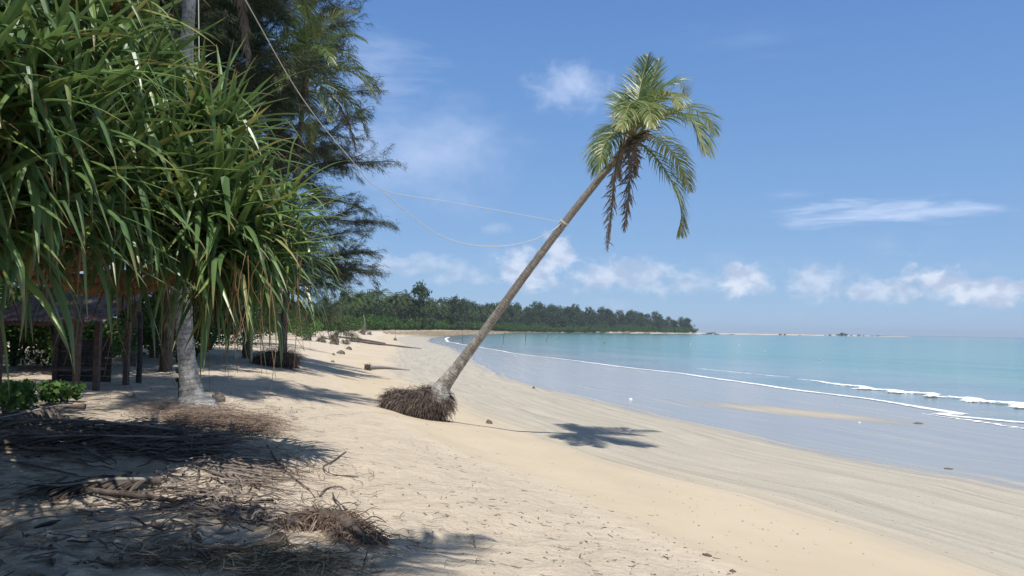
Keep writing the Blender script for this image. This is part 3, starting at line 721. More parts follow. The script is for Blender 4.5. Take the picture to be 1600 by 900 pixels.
# ------------------------------------------------------------------ casuarinas
def casuarina(base, H, R, seed, label, name='casuarina_tree', nbr=60, tufts=9000, nper=11, zlow=0.22, lean=(0, 0), rtr=0.22, needle=0.30, matn='needle', wneed=0.021, cat='tree', group=None):
    r = np.random.default_rng(seed)
    base = np.array(base, float)
    t_ = thing(name, label, cat, base, group)
    top = base + [lean[0], lean[1], H]
    ctr = resample([base + [0, 0, -.3], base + [0.1, 0, H * .3], base + [lean[0] * .4 - .15, lean[1] * .4, H * .6], top], 24)
    m = MB(); tube(m, ctr, rtr * (1 - np.linspace(0, 1, 24) * 0.9), 9, .4, 0, lump=.08, seed=seed); m.build('trunk', M['bark'], t_)
    mbr = MB(); P0 = []; DR = []; TW = []
    for i in range(nbr):
        u = zlow + (0.98 - zlow) * (i + r.random()) / nbr
        p = ctr[int(u * 23)]; a = r.uniform(0, 2 * PI)
        L = R * (1.0 - ((u - zlow) / (1 - zlow)) ** 3 * 0.72) * r.uniform(0.65, 1.12)
        e = r.uniform(0.05, 0.65) + u * .35
        d = np.array([math.cos(a) * math.cos(e), math.sin(a) * math.cos(e), math.sin(e)])
        K = 8; pts = [p]
        for k in range(K - 1):
            d = norm(d + r.normal(0, .13, 3) + np.array([0, 0, -0.06 + (0.04 if k > 4 else 0)])); pts.append(pts[-1] + d * L / (K - 1))
        pts = np.array(pts); tube(mbr, pts, 0.05 * (L / 5) * (1 - np.linspace(0, .9, K)) + .006, 4, .3, 0, False)
        ns = int(14 + L * 3.6)
        for j in range(ns):
            q = r.uniform(0.22, 1.0) ** 0.8; kk = q * (K - 1.001); ii = int(kk); sp = pts[ii] + (pts[ii + 1] - pts[ii]) * (kk - ii)
            bd = norm(pts[ii + 1] - pts[ii]); sd = norm(bd * 1.0 + r.normal(0, .42, 3) + np.array([0, 0, .12]))
            l2 = (0.5 + 0.30 * L * (1.15 - q)) * r.uniform(.7, 1.3)
            ks = 4; sp_ = [sp]; dd = sd
            for k in range(ks - 1):
                dd = norm(dd + np.array([0, 0, -.10]) + r.normal(0, .1, 3)); sp_.append(sp_[-1] + dd * l2 / (ks - 1))
            sp_ = np.array(sp_); TW.append(sp_)
            nt = max(3, int(l2 * 30))
            w_ = r.uniform(0, ks - 1.001, nt); wi = w_.astype(int)
            P0.append(sp_[wi] + (sp_[wi + 1] - sp_[wi]) * (w_ - wi)[:, None]); DR.append(np.repeat(dd[None], nt, 0))
    TW = np.array(TW); strips(mbr, TW, norm(np.cross(norm(np.gradient(TW, axis=1)), r.normal(0, 1, (len(TW), 1, 3)))), np.full(TW.shape[:2], .018), np.full(len(TW), .3))
    mbr.build('branches', M['bark'], t_)
    P0 = np.vstack(P0); DR = np.vstack(DR)
    if len(P0) > tufts:
        k = r.choice(len(P0), tufts, replace=False); P0 = P0[k]; DR = DR[k]
    n = len(P0) * nper
    p = np.repeat(P0, nper, 0) + r.normal(0, .07, (n, 3)); d = norm(np.repeat(DR, nper, 0) * .95 + r.normal(0, .42, (n, 3)) + np.array([0, 0, -.10]))
    L = r.uniform(.55, 1.15, n) * needle
    sd = norm(np.cross(d, r.normal(0, 1, (n, 3)))); 
    mid = p + d * (L * .55)[:, None]; end = p + norm(d + np.array([0, 0, -.45])) * L[:, None]
    V = np.stack([p - sd * wneed * .5, p + sd * wneed * .5, end], 1)
    f = np.arange(n)[:, None] * 3 + np.array([0, 1, 2])[None]
    va = np.clip(np.repeat(r.normal(.45, .2, len(P0)), nper) + r.normal(0, .1, n), 0, 1)
    m = MB(); m.add(V.reshape(-1, 3), f, np.repeat(va, 3), np.tile([0, 0, 1], n)); m.build('needles', M[matn], t_, kind='stuff', smooth=False)
    return t_
def gp(x, y): return (x, y, gz(x, y))
casuarina(gp(-13.4, 38.5), 25, 7.9, 1, 'tall casuarina at the edge of the beach whose sprays reach furthest over the sand', nbr=170, tufts=62000, nper=5, zlow=.14)
casuarina(gp(-13.4, 31), 25, 5.5, 2, 'dense dark casuarina left of the half hidden palm', nbr=95, tufts=36000, nper=5, zlow=.2)
casuarina(gp(-12.0, 26.5), 22, 5.0, 3, 'tall dark casuarina behind the pale palm trunk', nbr=75, tufts=32000, nper=5, zlow=.42)
casuarina(gp(-16.4, 35), 26, 6.5, 8, 'dark casuarina standing between the other tall ones of the grove', nbr=90, tufts=20000, nper=5, zlow=.22)
casuarina(gp(-19, 42), 22, 7, 4, 'casuarina further back behind the exposed roots', nbr=65, tufts=16000, nper=5, zlow=.12)
casuarina(gp(-21, 60), 20, 7, 5, 'last big casuarina before the open far beach', nbr=65, tufts=10000, nper=5, zlow=.1)
casuarina(gp(-20.5, 22), 22, 7, 6, 'casuarina deep in the shade behind the hut', nbr=55, tufts=8000, nper=5, zlow=.2)

casuarina(gp(-9.9, 12.5), 20, 5.0, 7, 'casuarina outside the view at the left, its crown over the sand by the pale palm', nbr=65, tufts=20000, nper=5, zlow=.58, rtr=.2, lean=(4.6, 1.0))
casuarina(gp(-10.9, 14.2), 20, 4.6, 9, 'leaning casuarina outside the view, its high crown over the sand left of the root ball', nbr=55, tufts=14000, nper=5, zlow=.64, rtr=.2, lean=(6.6, 2.2))
# ------------------------------------------------------------------ bushes
def bush_mesh(W_, H_, n, leaf, seed, matn='bush', lobes=9):
    r = np.random.default_rng(seed)
    cs = np.stack([r.uniform(-.65, .65, lobes) * W_, r.uniform(-.6, .6, lobes) * W_, r.uniform(.25, .72, lobes) * H_], 1)
    rs = r.uniform(.22, .42, lobes) * min(W_, H_ * 1.3)
    k = r.integers(0, lobes, n); d = norm(r.normal(0, 1, (n, 3)))
    p = cs[k] + d * (rs[k] * r.uniform(.55, 1.05, n) ** .6)[:, None] * np.array([1, 1, .85])
    p[:, 2] = np.maximum(p[:, 2], r.uniform(0, .15, n) * H_)
    a = norm(r.normal(0, 1, (n, 3)) + [0, 0, .2]); b = norm(np.cross(a, r.normal(0, 1, (n, 3))))
    L = r.uniform(.6, 1.2, n) * leaf
    V = np.stack([p - a * L[:, None] * .5, p + b * L[:, None] * .28, p + a * L[:, None] * .5, p - b * L[:, None] * .28], 1)
    m = MB(); m.add(V.reshape(-1, 3), np.arange(n)[:, None] * 4 + np.arange(4)[None], np.repeat(np.clip(r.normal(.5, .16, n) + (k % 4) * .07 - .1, 0, 1), 4), .5)
    return m
def bush(loc, W_, H_, n, leaf, seed, label, name='bush', cat='bush', group=None, matn='bush'):
    t_ = thing(name, label, cat, loc, group)
    m = bush_mesh(W_, H_, n, leaf, seed)
    o = bpy.data.objects.new('foliage', m.mesh('foliage', M[matn], (0, 0, 0), False)); COL.objects.link(o); o.parent = t_; o['kind'] = 'stuff'
    r = np.random.default_rng(seed); m = MB()
    for k in range(5):
        e = np.array([r.uniform(-.4, .4) * W_, r.uniform(-.4, .4) * W_, H_ * r.uniform(.5, .8)])
        tube(m, resample([[0, 0, -.1], e * .4 + [0, 0, .1 * H_], e], 6), .025 * max(H_, .6) * np.linspace(1, .3, 6), 5, .4)
    o = bpy.data.objects.new('stem', m.mesh('stem', M['bark'])); COL.objects.link(o); o.parent = t_
    return t_
bg_b = [(-17, 26, 3.2, 3.2), (-21, 30, 4, 4.5), (-25, 27, 4.2, 5), (-16.5, 37, 3, 2.6), (-22, 38, 4, 5), (-28, 36, 5, 6), (-19, 48, 4, 4), (-25, 52, 5, 6), (-23, 66, 4.5, 5), (-29, 72, 6, 7),
        (-26, 86, 5, 5), (-33, 95, 7, 8), (-14.8, 26, 2.6, 3), (-15.4, 31, 3, 3.2), (-17, 40, 3, 4), (-13.4, 23, 1.8, 2.0), (-16.5, 21, 3, 4.5), (-20.5, 15, 3.4, 5), (-24, 20, 4, 6), (-18, 10, 3, 5), (-31, 110, 6, 5)]
for i, (bx, by, W_, H_) in enumerate(bg_b):
    bush(gp(bx, by), W_, H_, 5200 if by < 60 else 3500, .17 if by < 60 else .3, 300 + i, 'leafy green bush in the shaded undergrowth behind the beach', group='bushes in the shaded undergrowth')
def canopy_tree(loc, H, W_, CH, n, seed, label):
    t_ = thing('broadleaf_tree', label, 'tree', loc)
    m = bush_mesh(W_, CH, n, .24, seed, lobes=16)
    for v in m.v: v[:, 2] += H - CH
    o = bpy.data.objects.new('crown', m.mesh('crown', M['bush'], (0, 0, 0), False)); COL.objects.link(o); o.parent = t_; o['kind'] = 'stuff'
    r = np.random.default_rng(seed); m = MB()
    tube(m, resample([[0, 0, -.3], [.15, 0, H * .3], [0, .1, H * .6]], 12), np.linspace(.24, .12, 12), 10, .4, lump=.1, seed=seed)
    o = bpy.data.objects.new('trunk', m.mesh('trunk', M['bark'])); COL.objects.link(o); o.parent = t_
    for k in range(6):
        a = k * 1.05 + r.random(); e = np.array([math.cos(a) * W_ * .5, math.sin(a) * W_ * .5, H - CH * .45])
        m = MB(); s0 = np.array([0, .05, H * r.uniform(.35, .55)]); tube(m, resample([s0, (s0 + e) / 2 + [0, 0, .3], e], 8), np.linspace(.09, .03, 8), 6, .4)
        o = bpy.data.objects.new('limb', m.mesh('limb', M['bark'])); COL.objects.link(o); o.parent = t_
for i, (bx, by, H, W_, CH, lb) in enumerate(((-13.5, 15.5, 10, 4.2, 6, 'dense broadleaf tree shading the hut'), (-17, 20, 12, 5, 8, 'broadleaf tree behind the hut, further left'), (-13.2, 22.5, 12, 4.4, 8, 'broadleaf tree between the hut and the casuarinas'),
        (-14, 28, 11, 4.6, 7, 'broadleaf tree under the casuarinas by the exposed roots'), (-19, 34, 11, 5, 8, 'broadleaf tree far back in the shade'), (-13.5, 9.5, 10, 4.5, 6, 'broadleaf tree left of the hut, outside the view'), (-22, 27, 13, 6, 9, 'tall broadleaf tree at the back of the dark grove'), (-7, -3.2, 12, 4.6, 6, 'unseen broadleaf tree added behind the camera to shade the near sand'), (-12.5, 2.5, 11, 4.4, 6, 'unseen broadleaf tree added far left of the camera to deepen the shade'))):
    canopy_tree(gp(bx, by), H, W_, CH, 9500, 900 + i, lb)  # last two trees, out of view, are added to deepen the near shade
und = [((35, 640), .5, .6, 'low dark green leafy plant at the left edge in front of the hut'), ((75, 632), .4, .55, 'leafy shrub beside the hut corner post'), ((105, 628), .32, .5, 'small leafy shrub right of the hut corner post'), ((4, 655), .5, .75, 'dark leafy shrub cut by the left edge of the picture')]
for i, (q, W_, H_, lb) in enumerate(und):
    bush(tuple(G(*q)), W_ * .9, H_, 260, .15, 400 + i, lb)
bush(tuple(G(276, 628) + np.array([0, .1, .15])), .12, .75, 160, .09, 410, 'small green seedling growing against the pale palm trunk', 'seedling', 'seedling')

# ------------------------------------------------------------------ the pandanus
PB = np.array([-9.0, 12.6, gz(-9, 12.6)])
pan = thing('pandanus_tree', 'big pandanus with long drooping strap leaves filling the left of the view', 'tree', PB)
hub = np.array([-7.8, 11.2, 4.4])
m = MB(); tube(m, resample([PB + [0, 0, -.2], PB + [.1, -.2, 1], PB + [.5, -.7, 1.9], hub], 30), np.interp(np.linspace(0, 1, 30), [0, .1, 1], [.2, .15, .13]), 12, .5, lump=.1); m.build('trunk', M['pbark'], pan)
heads = []
hp = [(-70, 10, 7), (20, 5, 7.2), (105, 25, 7.8), (185, 0, 9), (200, 45, 9.9), (-20, 95, 6.4), (60, 110, 6.8), (150, 95, 8), (212, 122, 9.3), (305, 200, 9.4),
      (-60, 190, 6.2), (35, 180, 6.6), (120, 190, 7.3), (205, 185, 8.4), (290, 205, 9.2), (340, 235, 9.3), (10, 255, 6.7), (90, 260, 7), (180, 262, 7.8), (262, 270, 8.6), (335, 300, 8.8),
      (-30, 320, 6.4), (50, 325, 7), (140, 330, 7.6), (230, 335, 8.3), (305, 345, 8.6), (372, 350, 9.0), (400, 395, 9.3), (-20, 370, 6.8), (200, 370, 8.9), (350, 395, 8.8),
      (150, 60, 9.8), (60, 70, 9.6), (230, 190, 9.8), (120, 160, 9.4), (345, 205, 9.8),
      (30, 200, 12), (0, 280, 12), (-100, 150, 10.6), (-40, 120, 10.8), (-150, 100, 10.4), (-160, 60, 6), (-150, 200, 6), (-140, 340, 6.5)]  # off-view heads at the hut's depth are added to shade the low plants
r = np.random.default_rng(77)
allL = []
mbr = MB()
for hi, (a, b_, D) in enumerate(hp):
    hpos = P(a, b_, D)
    axis = norm(norm(hpos - (hub + [0, 0, .5])) * .7 + np.array([.1, -.3, .75]))
    heads.append((hpos, axis))
    mid = (hub + hpos) / 2 + np.array([0, 0, -.25]) + r.normal(0, .12, 3)
    st = hub + (hpos - hub) * .0 + r.normal(0, .05, 3)
    m = MB(); tube(m, resample([st, mid, hpos - axis * .15, hpos + axis * .1], 14), np.linspace(.085, .045, 14), 7, .5, lump=.08, seed=hi)
    m.build('branch', M['brownbranch'], pan)
def make_leaves(hpos, axis, n, r, Lr=(1.0, 1.55), wr=(.062, .106), bmax=.075):
    K = 11
    axis = np.array(axis); e1 = norm(np.cross(axis, [0.2, 0.1, 1.0])); e2 = np.cross(axis, e1)
    q = (np.arange(n) + .5) / n; phi = np.arange(n) * 2.399963 + r.normal(0, .12, n)
    perp = np.cos(phi)[:, None] * e1 + np.sin(phi)[:, None] * e2
    lift = np.interp(q, [0, .3, .7, 1], [1.35, .85, .25, -.45]) + r.normal(0, .10, n)
    d = norm(perp * np.cos(lift)[:, None] + axis * np.sin(lift)[:, None])
    L = r.uniform(*Lr, n) * np.interp(q, [0, .2, .6, 1], [.6, .9, 1.05, 1.0]); wd0 = r.uniform(*wr, n)
    pts = np.zeros((n, K, 3)); pts[:, 0] = hpos + d * .05 + axis * np.interp(q, [0, 1], [.12, -.2])[:, None]
    kink = np.where(r.random(n) < .22 + .3 * q, r.integers(4, 9, n), 99)
    bend = r.uniform(.0, bmax, n)
    side0 = norm(np.cross(d, np.array([0, 0, 1.0])) + r.normal(0, .12, (n, 3)))
    for k in range(1, K):
        bb = bend * (0.35 + k * .22)
        bb = np.where(k == kink, r.uniform(.9, 2.2, n), bb); bb = np.where(k > kink, bb + .05, bb)
        d = norm(d + np.array([0, 0, -1.0]) * bb[:, None] + r.normal(0, .02, (n, 3)))
        pts[:, k] = pts[:, k - 1] + d * (L / (K - 1))[:, None]
    side = norm(side0[:, None] - (np.sum(side0[:, None] * norm(np.gradient(pts, axis=1)), -1, keepdims=True)) * norm(np.gradient(pts, axis=1)))
    prof = np.array([.85, 1, 1, .97, .9, .82, .7, .56, .4, .22, .03])
    return pts, side, wd0[:, None] * prof[None]
for hi, (hpos, axis) in enumerate(heads):
    n = 38
    pts, side, wd = make_leaves(hpos, axis, n, r)
    va = np.clip(r.beta(2, 3, n) * .9, 0, 1); va[r.random(n) < .05] = .95
    a, b_, D = hp[hi]
    for k in range(n): allL.append((D + (3 if (a < -40 or b_ < -30) else 0) + r.random() * .8, pts[k], side[k], wd[k], va[k]))
allL.sort(key=lambda q: q[0])
for q in allL[:300]:
    m = MB(); strips(m, q[1][None], q[2][None], q[3][None], np.array([q[4]]), .22); m.build('leaf', M['pandan'], pan, smooth=False)
m = MB(); strips(m, np.array([q[1] for q in allL[300:]]), np.array([q[2] for q in allL[300:]]), np.array([q[3] for q in allL[300:]]), np.array([q[4] for q in allL[300:]]), .22)
m.build('foliage', M['pandan'], pan, kind='stuff', smooth=False)
# dry leaves hanging under the heads
m = MB()
for hi, (hpos, axis) in enumerate(heads):
    n = 13
    pts, side, wd = make_leaves(hpos - axis * .2, norm(axis * .2 + np.array([0, 0, -1.0])), n, r, (.5, 1.2), (.02, .045))
    strips(m, pts, side, wd, r.random(n), .2)
m.build('dry_leaves', M['thatch'], pan, kind='stuff', smooth=False)
# long thin dangling strands
m = MB()
for k in range(60):
    a = r.uniform(60, 480); y0 = r.uniform(380, 450); D = r.uniform(7.8, 9.6)
    p0 = P(a, y0, D); L = r.uniform(.4, 1.25)
    pts = resample([p0, p0 + [r.normal(0, .05), 0, -L * .5], p0 + [r.normal(0, .09), 0, -L]], 7)
    tube(m, pts, np.linspace(.006, .003, 7), 3, r.random(), 0, False)
m.build('hanging_fibres', M['thatch'], pan, kind='stuff')

# lower right skirt of the pandanus, leaves falling to the sand side
extra = MB(); ex = []
for (a, b_, D) in ((350, 420, 8.8), (400, 430, 9.2), (430, 400, 9.4), (300, 410, 8.8), (250, 400, 8.6), (170, 400, 8.2), (440, 350, 9.5), (20, 400, 7.2), (455, 430, 9.6), (415, 475, 9.4), (330, 465, 9.0), (380, 450, 9.1)):
    hpos = P(a, b_ - 30, D)
    pts, side, wd = make_leaves(hpos, norm(np.array([.25, -.2, .2])), 34, r, (.8, 1.25), (.04, .065), .14)
    strips(extra, pts, side, wd, np.clip(r.beta(2, 3, 34), 0, 1), .22)
extra.build('drooping_foliage', M['pandan'], pan, kind='stuff', smooth=False)

# ------------------------------------------------------------------ the hut
hb = G(118, 612); DH = hb[1]; print('hut', hb)
def box(m, lo, hi, rot=None, org=None, va=.5):
    x0, y0, z0 = lo; x1, y1, z1 = hi
    v = np.array([(x0, y0, z0), (x1, y0, z0), (x1, y1, z0), (x0, y1, z0), (x0, y0, z1), (x1, y0, z1), (x1, y1, z1), (x0, y1, z1)], float)
    if rot is not None: v = (v - org) @ np.array(rot).T + org
    m.add(v, [(0, 3, 2, 1), (4, 5, 6, 7), (0, 1, 5, 4), (1, 2, 6, 5), (2, 3, 7, 6), (3, 0, 4, 7)], va, .5)
hut = thing('beach_hut', 'small open hut with rusty sheet roof and brown posts in the shade', 'hut', hb)
zr = P(140, 503, DH)[2]
xr = hb[0] + .22; xl = xr - 2.2; z0 = hb[2]
for (xx, yy, rr2) in ((xr - .22, DH, .06), (xr - .06, DH + .55, .06), (xl + .2, DH, .06), (xr - .2, DH + 2.2, .06), (xl + .2, DH + 2.2, .06)):
    m = MB(); box(m, (xx - rr2, yy - rr2, z0 - .2), (xx + rr2, yy + rr2, zr + .02)); m.build('post', M['postwood'], hut, smooth=False)
m = MB(); box(m, (xl, DH - .1, zr - .10), (xr, DH - .03, zr + .0)); m.build('beam', M['postwood'], hut, smooth=False)
# two lapped roof sheets with real corrugation, sloping up and back
for k in range(3):
    m = MB(); n = 60; u = np.linspace(0, 1, n); xa = xl - .1 + k * .92; xs = xa + u * .97
    hgt = .014 * np.sin(u * 2 * PI * 10) + .006 * k
    V = []
    for (yy, zz) in ((DH - .28, zr), (DH + 2.4, zr + .95)):
        V.append(np.stack([xs, np.full(n, yy), zz + hgt], 1))
    for (yy, zz) in ((DH + 2.4, zr + .95 - .006), (DH - .28, zr - .006)):
        V.append(np.stack([xs, np.full(n, yy), zz + hgt], 1))
    V = np.concatenate(V); fs = []
    for rw in range(3):
        i = np.arange(n - 1) + rw * n; fs.append(np.stack([i, i + 1, i + n + 1, i + n], 1))
    m.add(V, np.concatenate(fs)); m.build('roof_sheet', M['rust'], hut)
for k in range(7):
    m = MB(); zz = z0 + .05 + k * .155
    box(m, (xl + .25, DH + 2.2, zz), (xr - .6, DH + 2.24, zz + .145)); m.build('wall_board', M['darkwood'], hut, smooth=False)
m = MB(); box(m, (xl + .3, DH + .5, z0 + .42), (xr - .35, DH + 1.5, z0 + .47)); m.build('bench_top', M['postwood'], hut, smooth=False)
pb = G(216, 598)
m = MB(); tube(m, resample([pb + [0, 0, -.2], pb + [.02, 0, .8], pb + [-.03, 0, 1.9]], 10), np.linspace(.075, .065, 10), 8, .5, lump=.08)
m.build('wooden_post', M['darkwood'], label='dark bare wooden post standing in the shade right of the hut', cat='post', base=tuple(pb))

# ------------------------------------------------------------------ ropes
knot = P(882, 348, D0 - .95)
far_pt = P(596, 296, 17.0)
def rope(name, label, pts, rad_=.014, parts=None):
    t_ = thing(name, label, 'rope', pts[-1])
    c = resample(pts, 80); m = MB(); tube(m, c, rad_, 6, .5); m.build('strand', M['rope'], t_); return t_
a0 = P(372, -20, 9.5)
rp = rope('rope', 'taut white rope from the trees above, running to the leaning palm', [a0, P(470, 150, 12.2), P(545, 245, 14.7), far_pt, P(700, 315, 18.6), P(790, 331, 19.8), knot], .0075)
m = MB(); axis = norm(tp[5] - tp[4])
u = norm(np.cross(axis, [0, 1, 0])); v2 = np.cross(axis, u)
for w_ in (-.015, 0.012):
    th = np.linspace(0, 2 * PI, 25)
    tube(m, knot + axis * w_ + (np.cos(th)[:, None] * u + np.sin(th)[:, None] * v2) * .135, .011, 6, .5, 0, False)
m.build('tied_loop', M['rope'], rp)
rope('rope', 'slack white rope hanging in a curve below the taut one', [far_pt + [0, 0.02, -.02], P(640, 336, 17.7), P(690, 369, 18.4), P(740, 383, 19.1), P(790, 384, 19.8), P(835, 374, 19.9), P(866, 358, 19.95), knot + [-.1, -.1, -.03]], .009)
rope('cord', 'thin grey cord hanging beside the pale palm trunk', [P(311, 150, 12), P(311, 80, 12), P(310, -20, 12)], .008)

# ------------------------------------------------------------------ far shore trees
def far_cas(seed, H=20, R=5.5, n=420):
    r = np.random.default_rng(seed); m = MB()
    lob = 26
    u = r.uniform(0.12, 1, lob); a = r.uniform(0, 2 * PI, lob); rr_ = R * (1 - u ** 3 * .8) * r.uniform(.3, .85, lob)
    cs = np.stack([np.cos(a) * rr_, np.sin(a) * rr_, u * H * .93], 1); rs = R * r.uniform(.25, .42, lob) * (1.2 - .45 * u)
    k = r.integers(0, lob, n * 3); d = norm(r.normal(0, 1, (n * 3, 3))); p = cs[k] + d * (rs[k] * r.uniform(.5, 1.15, n * 3))[:, None] * [1, 1, 1.3]
    aa = norm(r.normal(0, .5, (n * 3, 3)) + [0, 0, .9]); bb = norm(np.cross(aa, r.normal(0, 1, (n * 3, 3)))); L = r.uniform(.5, 1.3, n * 3) * .062 * H
    V = np.stack([p - aa * L[:, None] * .5, p + bb * L[:, None] * .2, p + aa * L[:, None] * .5, p - bb * L[:, None] * .2], 1)
    m.add(V.reshape(-1, 3), np.arange(n * 3)[:, None] * 4 + np.arange(4)[None], np.repeat(np.clip(r.normal(.45, .18, n * 3) + .25 * ((k % 5) / 4 - .5), 0, 1), 4), .5)
    return m
def far_tree_proto(name, label, cat, group, crown_mb, crown_mat, H, rtr, loc, trunk_pts=None):
    t_ = thing(name, label, cat, loc, group)
    o = bpy.data.objects.new('crown', crown_mb.mesh('crown', crown_mat, (0, 0, 0), False)); COL.objects.link(o); o.parent = t_
    m = MB(); tube(m, resample(trunk_pts or [[0, 0, -.5], [.1, 0, H * .4], [0, 0, H * .85]], 8), np.linspace(rtr, rtr * .4, 8), 6, .5)
    o = bpy.data.objects.new('trunk', m.mesh('trunk', M['bark'])); COL.objects.link(o); o.parent = t_
    return t_
def far_palm_crown(seed, H, nf=20, L=4.0, lean=0.0):
    r = np.random.default_rng(seed); m = MB(); top = np.array([lean, 0, H])
    C = []; 
    for i in range(nf):
        a = i * 2.4 + r.uniform(-.2, .2); e = np.interp(i / nf, [0, .4, 1], [1.3, .6, -.7])
        h = np.array([math.cos(a), math.sin(a), 0]); d = h * math.cos(e) + np.array([0, 0, math.sin(e)]); p = top.copy(); pts = [p]
        for k in range(5): p = p + d * L / 5; pts.append(p); d = norm(d + np.array([0, 0, -.36]))
        c = resample(pts, 16); tn = norm(np.gradient(c, axis=0)); sd = norm(np.cross(tn, [0, 0, 1.0]) + [1e-3, 0, 0])
        for sg in (-1, 1):
            LL = .95 * np.sin(np.linspace(.25, .92, 16) * PI) ** .6
            e1 = c + (sd * sg * .8 + tn * .4 + np.array([0, 0, -.55])) * LL[:, None] * r.uniform(.7, 1.1, (16, 1))
            wv = tn * .11
            V = np.stack([c - wv, c + wv, e1 + tn * .02, e1 - tn * .02], 1)
            m.add(V.reshape(-1, 3), np.arange(16)[:, None] * 4 + np.arange(4)[None], np.clip(r.normal(.45, .2), 0, 1), .3)
    return m
cas_protos = [far_tree_proto('casuarina_tree', 'casuarina in the dense wood on the far headland', 'tree', 'casuarinas on the far headland', far_cas(500 + i, 20, 5 + i * .5), M['farneedle'], 20, .3, gp(-60 - i * 12, 520)) for i in range(4)]
wood = []
line = resample([(-62, 430), (-54, 560), (-32, 700), (-4, 810), (36, 925), (80, 1003), (130, 1087), (185, 1155), (240, 1200), (300, 1250)], 60)
rw = np.random.default_rng(88)
nv = norm(np.gradient(line, axis=0)); nl = np.stack([-nv[:, 1], nv[:, 0]], 1)
for row in range(4):
    for i in range(60):
        if row > 1 and i % 2: continue
        p = line[i] + nl[i] * (row * 12 + rw.uniform(-4, 4) + 6) + nv[i] * rw.uniform(-5, 5)
        H = np.interp(i, [0, 20, 40, 52, 59], [19, 25, 31, 30, 20]) * rw.uniform(.70, 1.18) * (1 + row * .03)
        sc = H / 20; dup(cas_protos[rw.integers(0, 4)], (p[0], p[1], gz(p[0], p[1])), rw.uniform(0, 6.3), (sc * rw.uniform(1.2, 1.7), sc * rw.uniform(1.2, 1.7), sc))
# palms along the bay
palm_protos = []
for i in range(3):
    H = 12.5
    palm_protos.append(far_tree_proto('coconut_palm', 'coconut palm standing among others above the bushes on the bay', 'palm tree', 'coconut palms round the bay', far_palm_crown(600 + i, H), M['farpalm'], H, .16, gp(-66 - i * 7, 330 + i * 20), [[0, 0, -.5], [.4 - .4 * i, 0, H * .5], [0, 0, H]]))
def put_top(proto, px, ytop, D, H0, label=None, wide=1.0, rot=None):
    q = P(px, 518, D); z0 = gz(q[0], q[1]); top = P(px, ytop, D)[2]; sc = max(.3, (top - z0) / H0)
    return dup(proto, (q[0], q[1], z0), rw.uniform(0, 6.3), (sc * wide, sc * wide, sc), label)
for i, (px, yt, D) in enumerate(((528, 468, 215), (545, 462, 240), (560, 455, 225), (575, 466, 260), (591, 450, 235), (609, 464, 280), (617, 457, 260), (634, 456, 262), (645, 470, 300), (669, 468, 290), (682, 478, 320), (693, 476, 350), (700, 480, 380),
                                 (728, 478, 430), (737, 486, 460), (716, 484, 400), (750, 484, 500), (762, 482, 540), (690, 484, 330), (660, 476, 340), (602, 474, 320), (552, 474, 300), (535, 478, 280), (628, 470, 330), (775, 486, 560), (742, 492, 440), (756, 490, 470), (800, 488, 640), (812, 486, 650), (788, 490, 600))):
    D = float(np.interp(px, [500, 560, 600, 650, 700, 760, 812], [215, 262, 335, 435, 565, 705, 860])) + rw.uniform(4, 30)
    put_top(palm_protos[i % 3], px, yt, D, 14.5, wide=1.35)
for (px, yt, D, lb) in ((655, 440, 425, 'tall feathery casuarina standing alone above the palms of the bay'), (710, 462, 560, 'casuarina nearest the sea on the bay, right of the palms'), (722, 466, 568, 'second casuarina close right of the one nearest the sea')):
    put_top(cas_protos[1], px, yt, D, 20, lb, 1.25)
bproto = []
for i in range(3):
    t_ = thing('bush', 'rounded green bush along the back of the bay', 'bush', gp(-80 - i * 8, 300), 'bushes along the bay')
    o = bpy.data.objects.new('foliage', bush_mesh(5, 5, 1500, .62, 700 + i).mesh('foliage', M['bush'], (0, 0, 0), False)); COL.objects.link(o); o.parent = t_
    bproto.append(t_)
for i in range(200):
    c = resample([(-36, 125), (-38, 155), (-46, 200), (-51, 250), (-54, 320), (-53, 420), (-46, 540), (-24, 680), (0, 790), (38, 900), (80, 978), (130, 1062), (190, 1132), (250, 1180), (305, 1235)], 201)[i]
    row = i % 3
    p = c + np.array([-1, .2]) * row * 5 + rw.normal(0, 2, 2)
    H = rw.uniform(.7, 1.3) * np.interp(c[1], [120, 300, 600, 1200], [.6, .95, 1.2, 1.5])
    dup(bproto[i % 3], (p[0], p[1], gz(p[0], p[1])), rw.uniform(0, 6.3), (H * 1.1, H * 1.1, H * (1 + .25 * row)))
# inner wood behind the bay's palms
for i in range(34):
    px = 505 + i * 7.5; D = np.interp(px, [505, 600, 700, 760], [310, 400, 620, 760]) + rw.uniform(-15, 15)
    put_top(cas_protos[i % 4], px, np.interp(px, [505, 600, 700, 760], [478, 478, 484, 487]) + rw.uniform(-5, 5), D, 20, wide=1.3)
# islets of scrub on the spit
for i, (px, sc, D) in enumerate(((1219, .45, 1415), (1226, .55, 1415), (1296, .5, 1480), (1310, .6, 1500), (1316, 1.1, 1505), (1322, .8, 1505), (1342, .55, 1520), (1349, .4, 1525), (1362, .35, 1535), (1372, .35, 1545), (1290, .35, 1480), (1250, .3, 1450), (1330, .35, 1510))):
    q = P(px, 523, D); dup(bproto[i % 3], (q[0], q[1], gz(q[0], q[1])), i, (sc * 1.6, sc, sc * 1.5), 'low scrub clump on the far sand spit')['group'] = 'scrub clumps on the spit'
for i, px in enumerate((1113, 1106, 1119)):
    q = P(px, 520, 1265 + i * 6); dup(bproto[i % 3], (q[0], q[1], gz(q[0], q[1])), i, (1.3, 1, .8 - .15 * i), 'scrub at the tip of the far headland')['group'] = 'scrub at the headland tip'

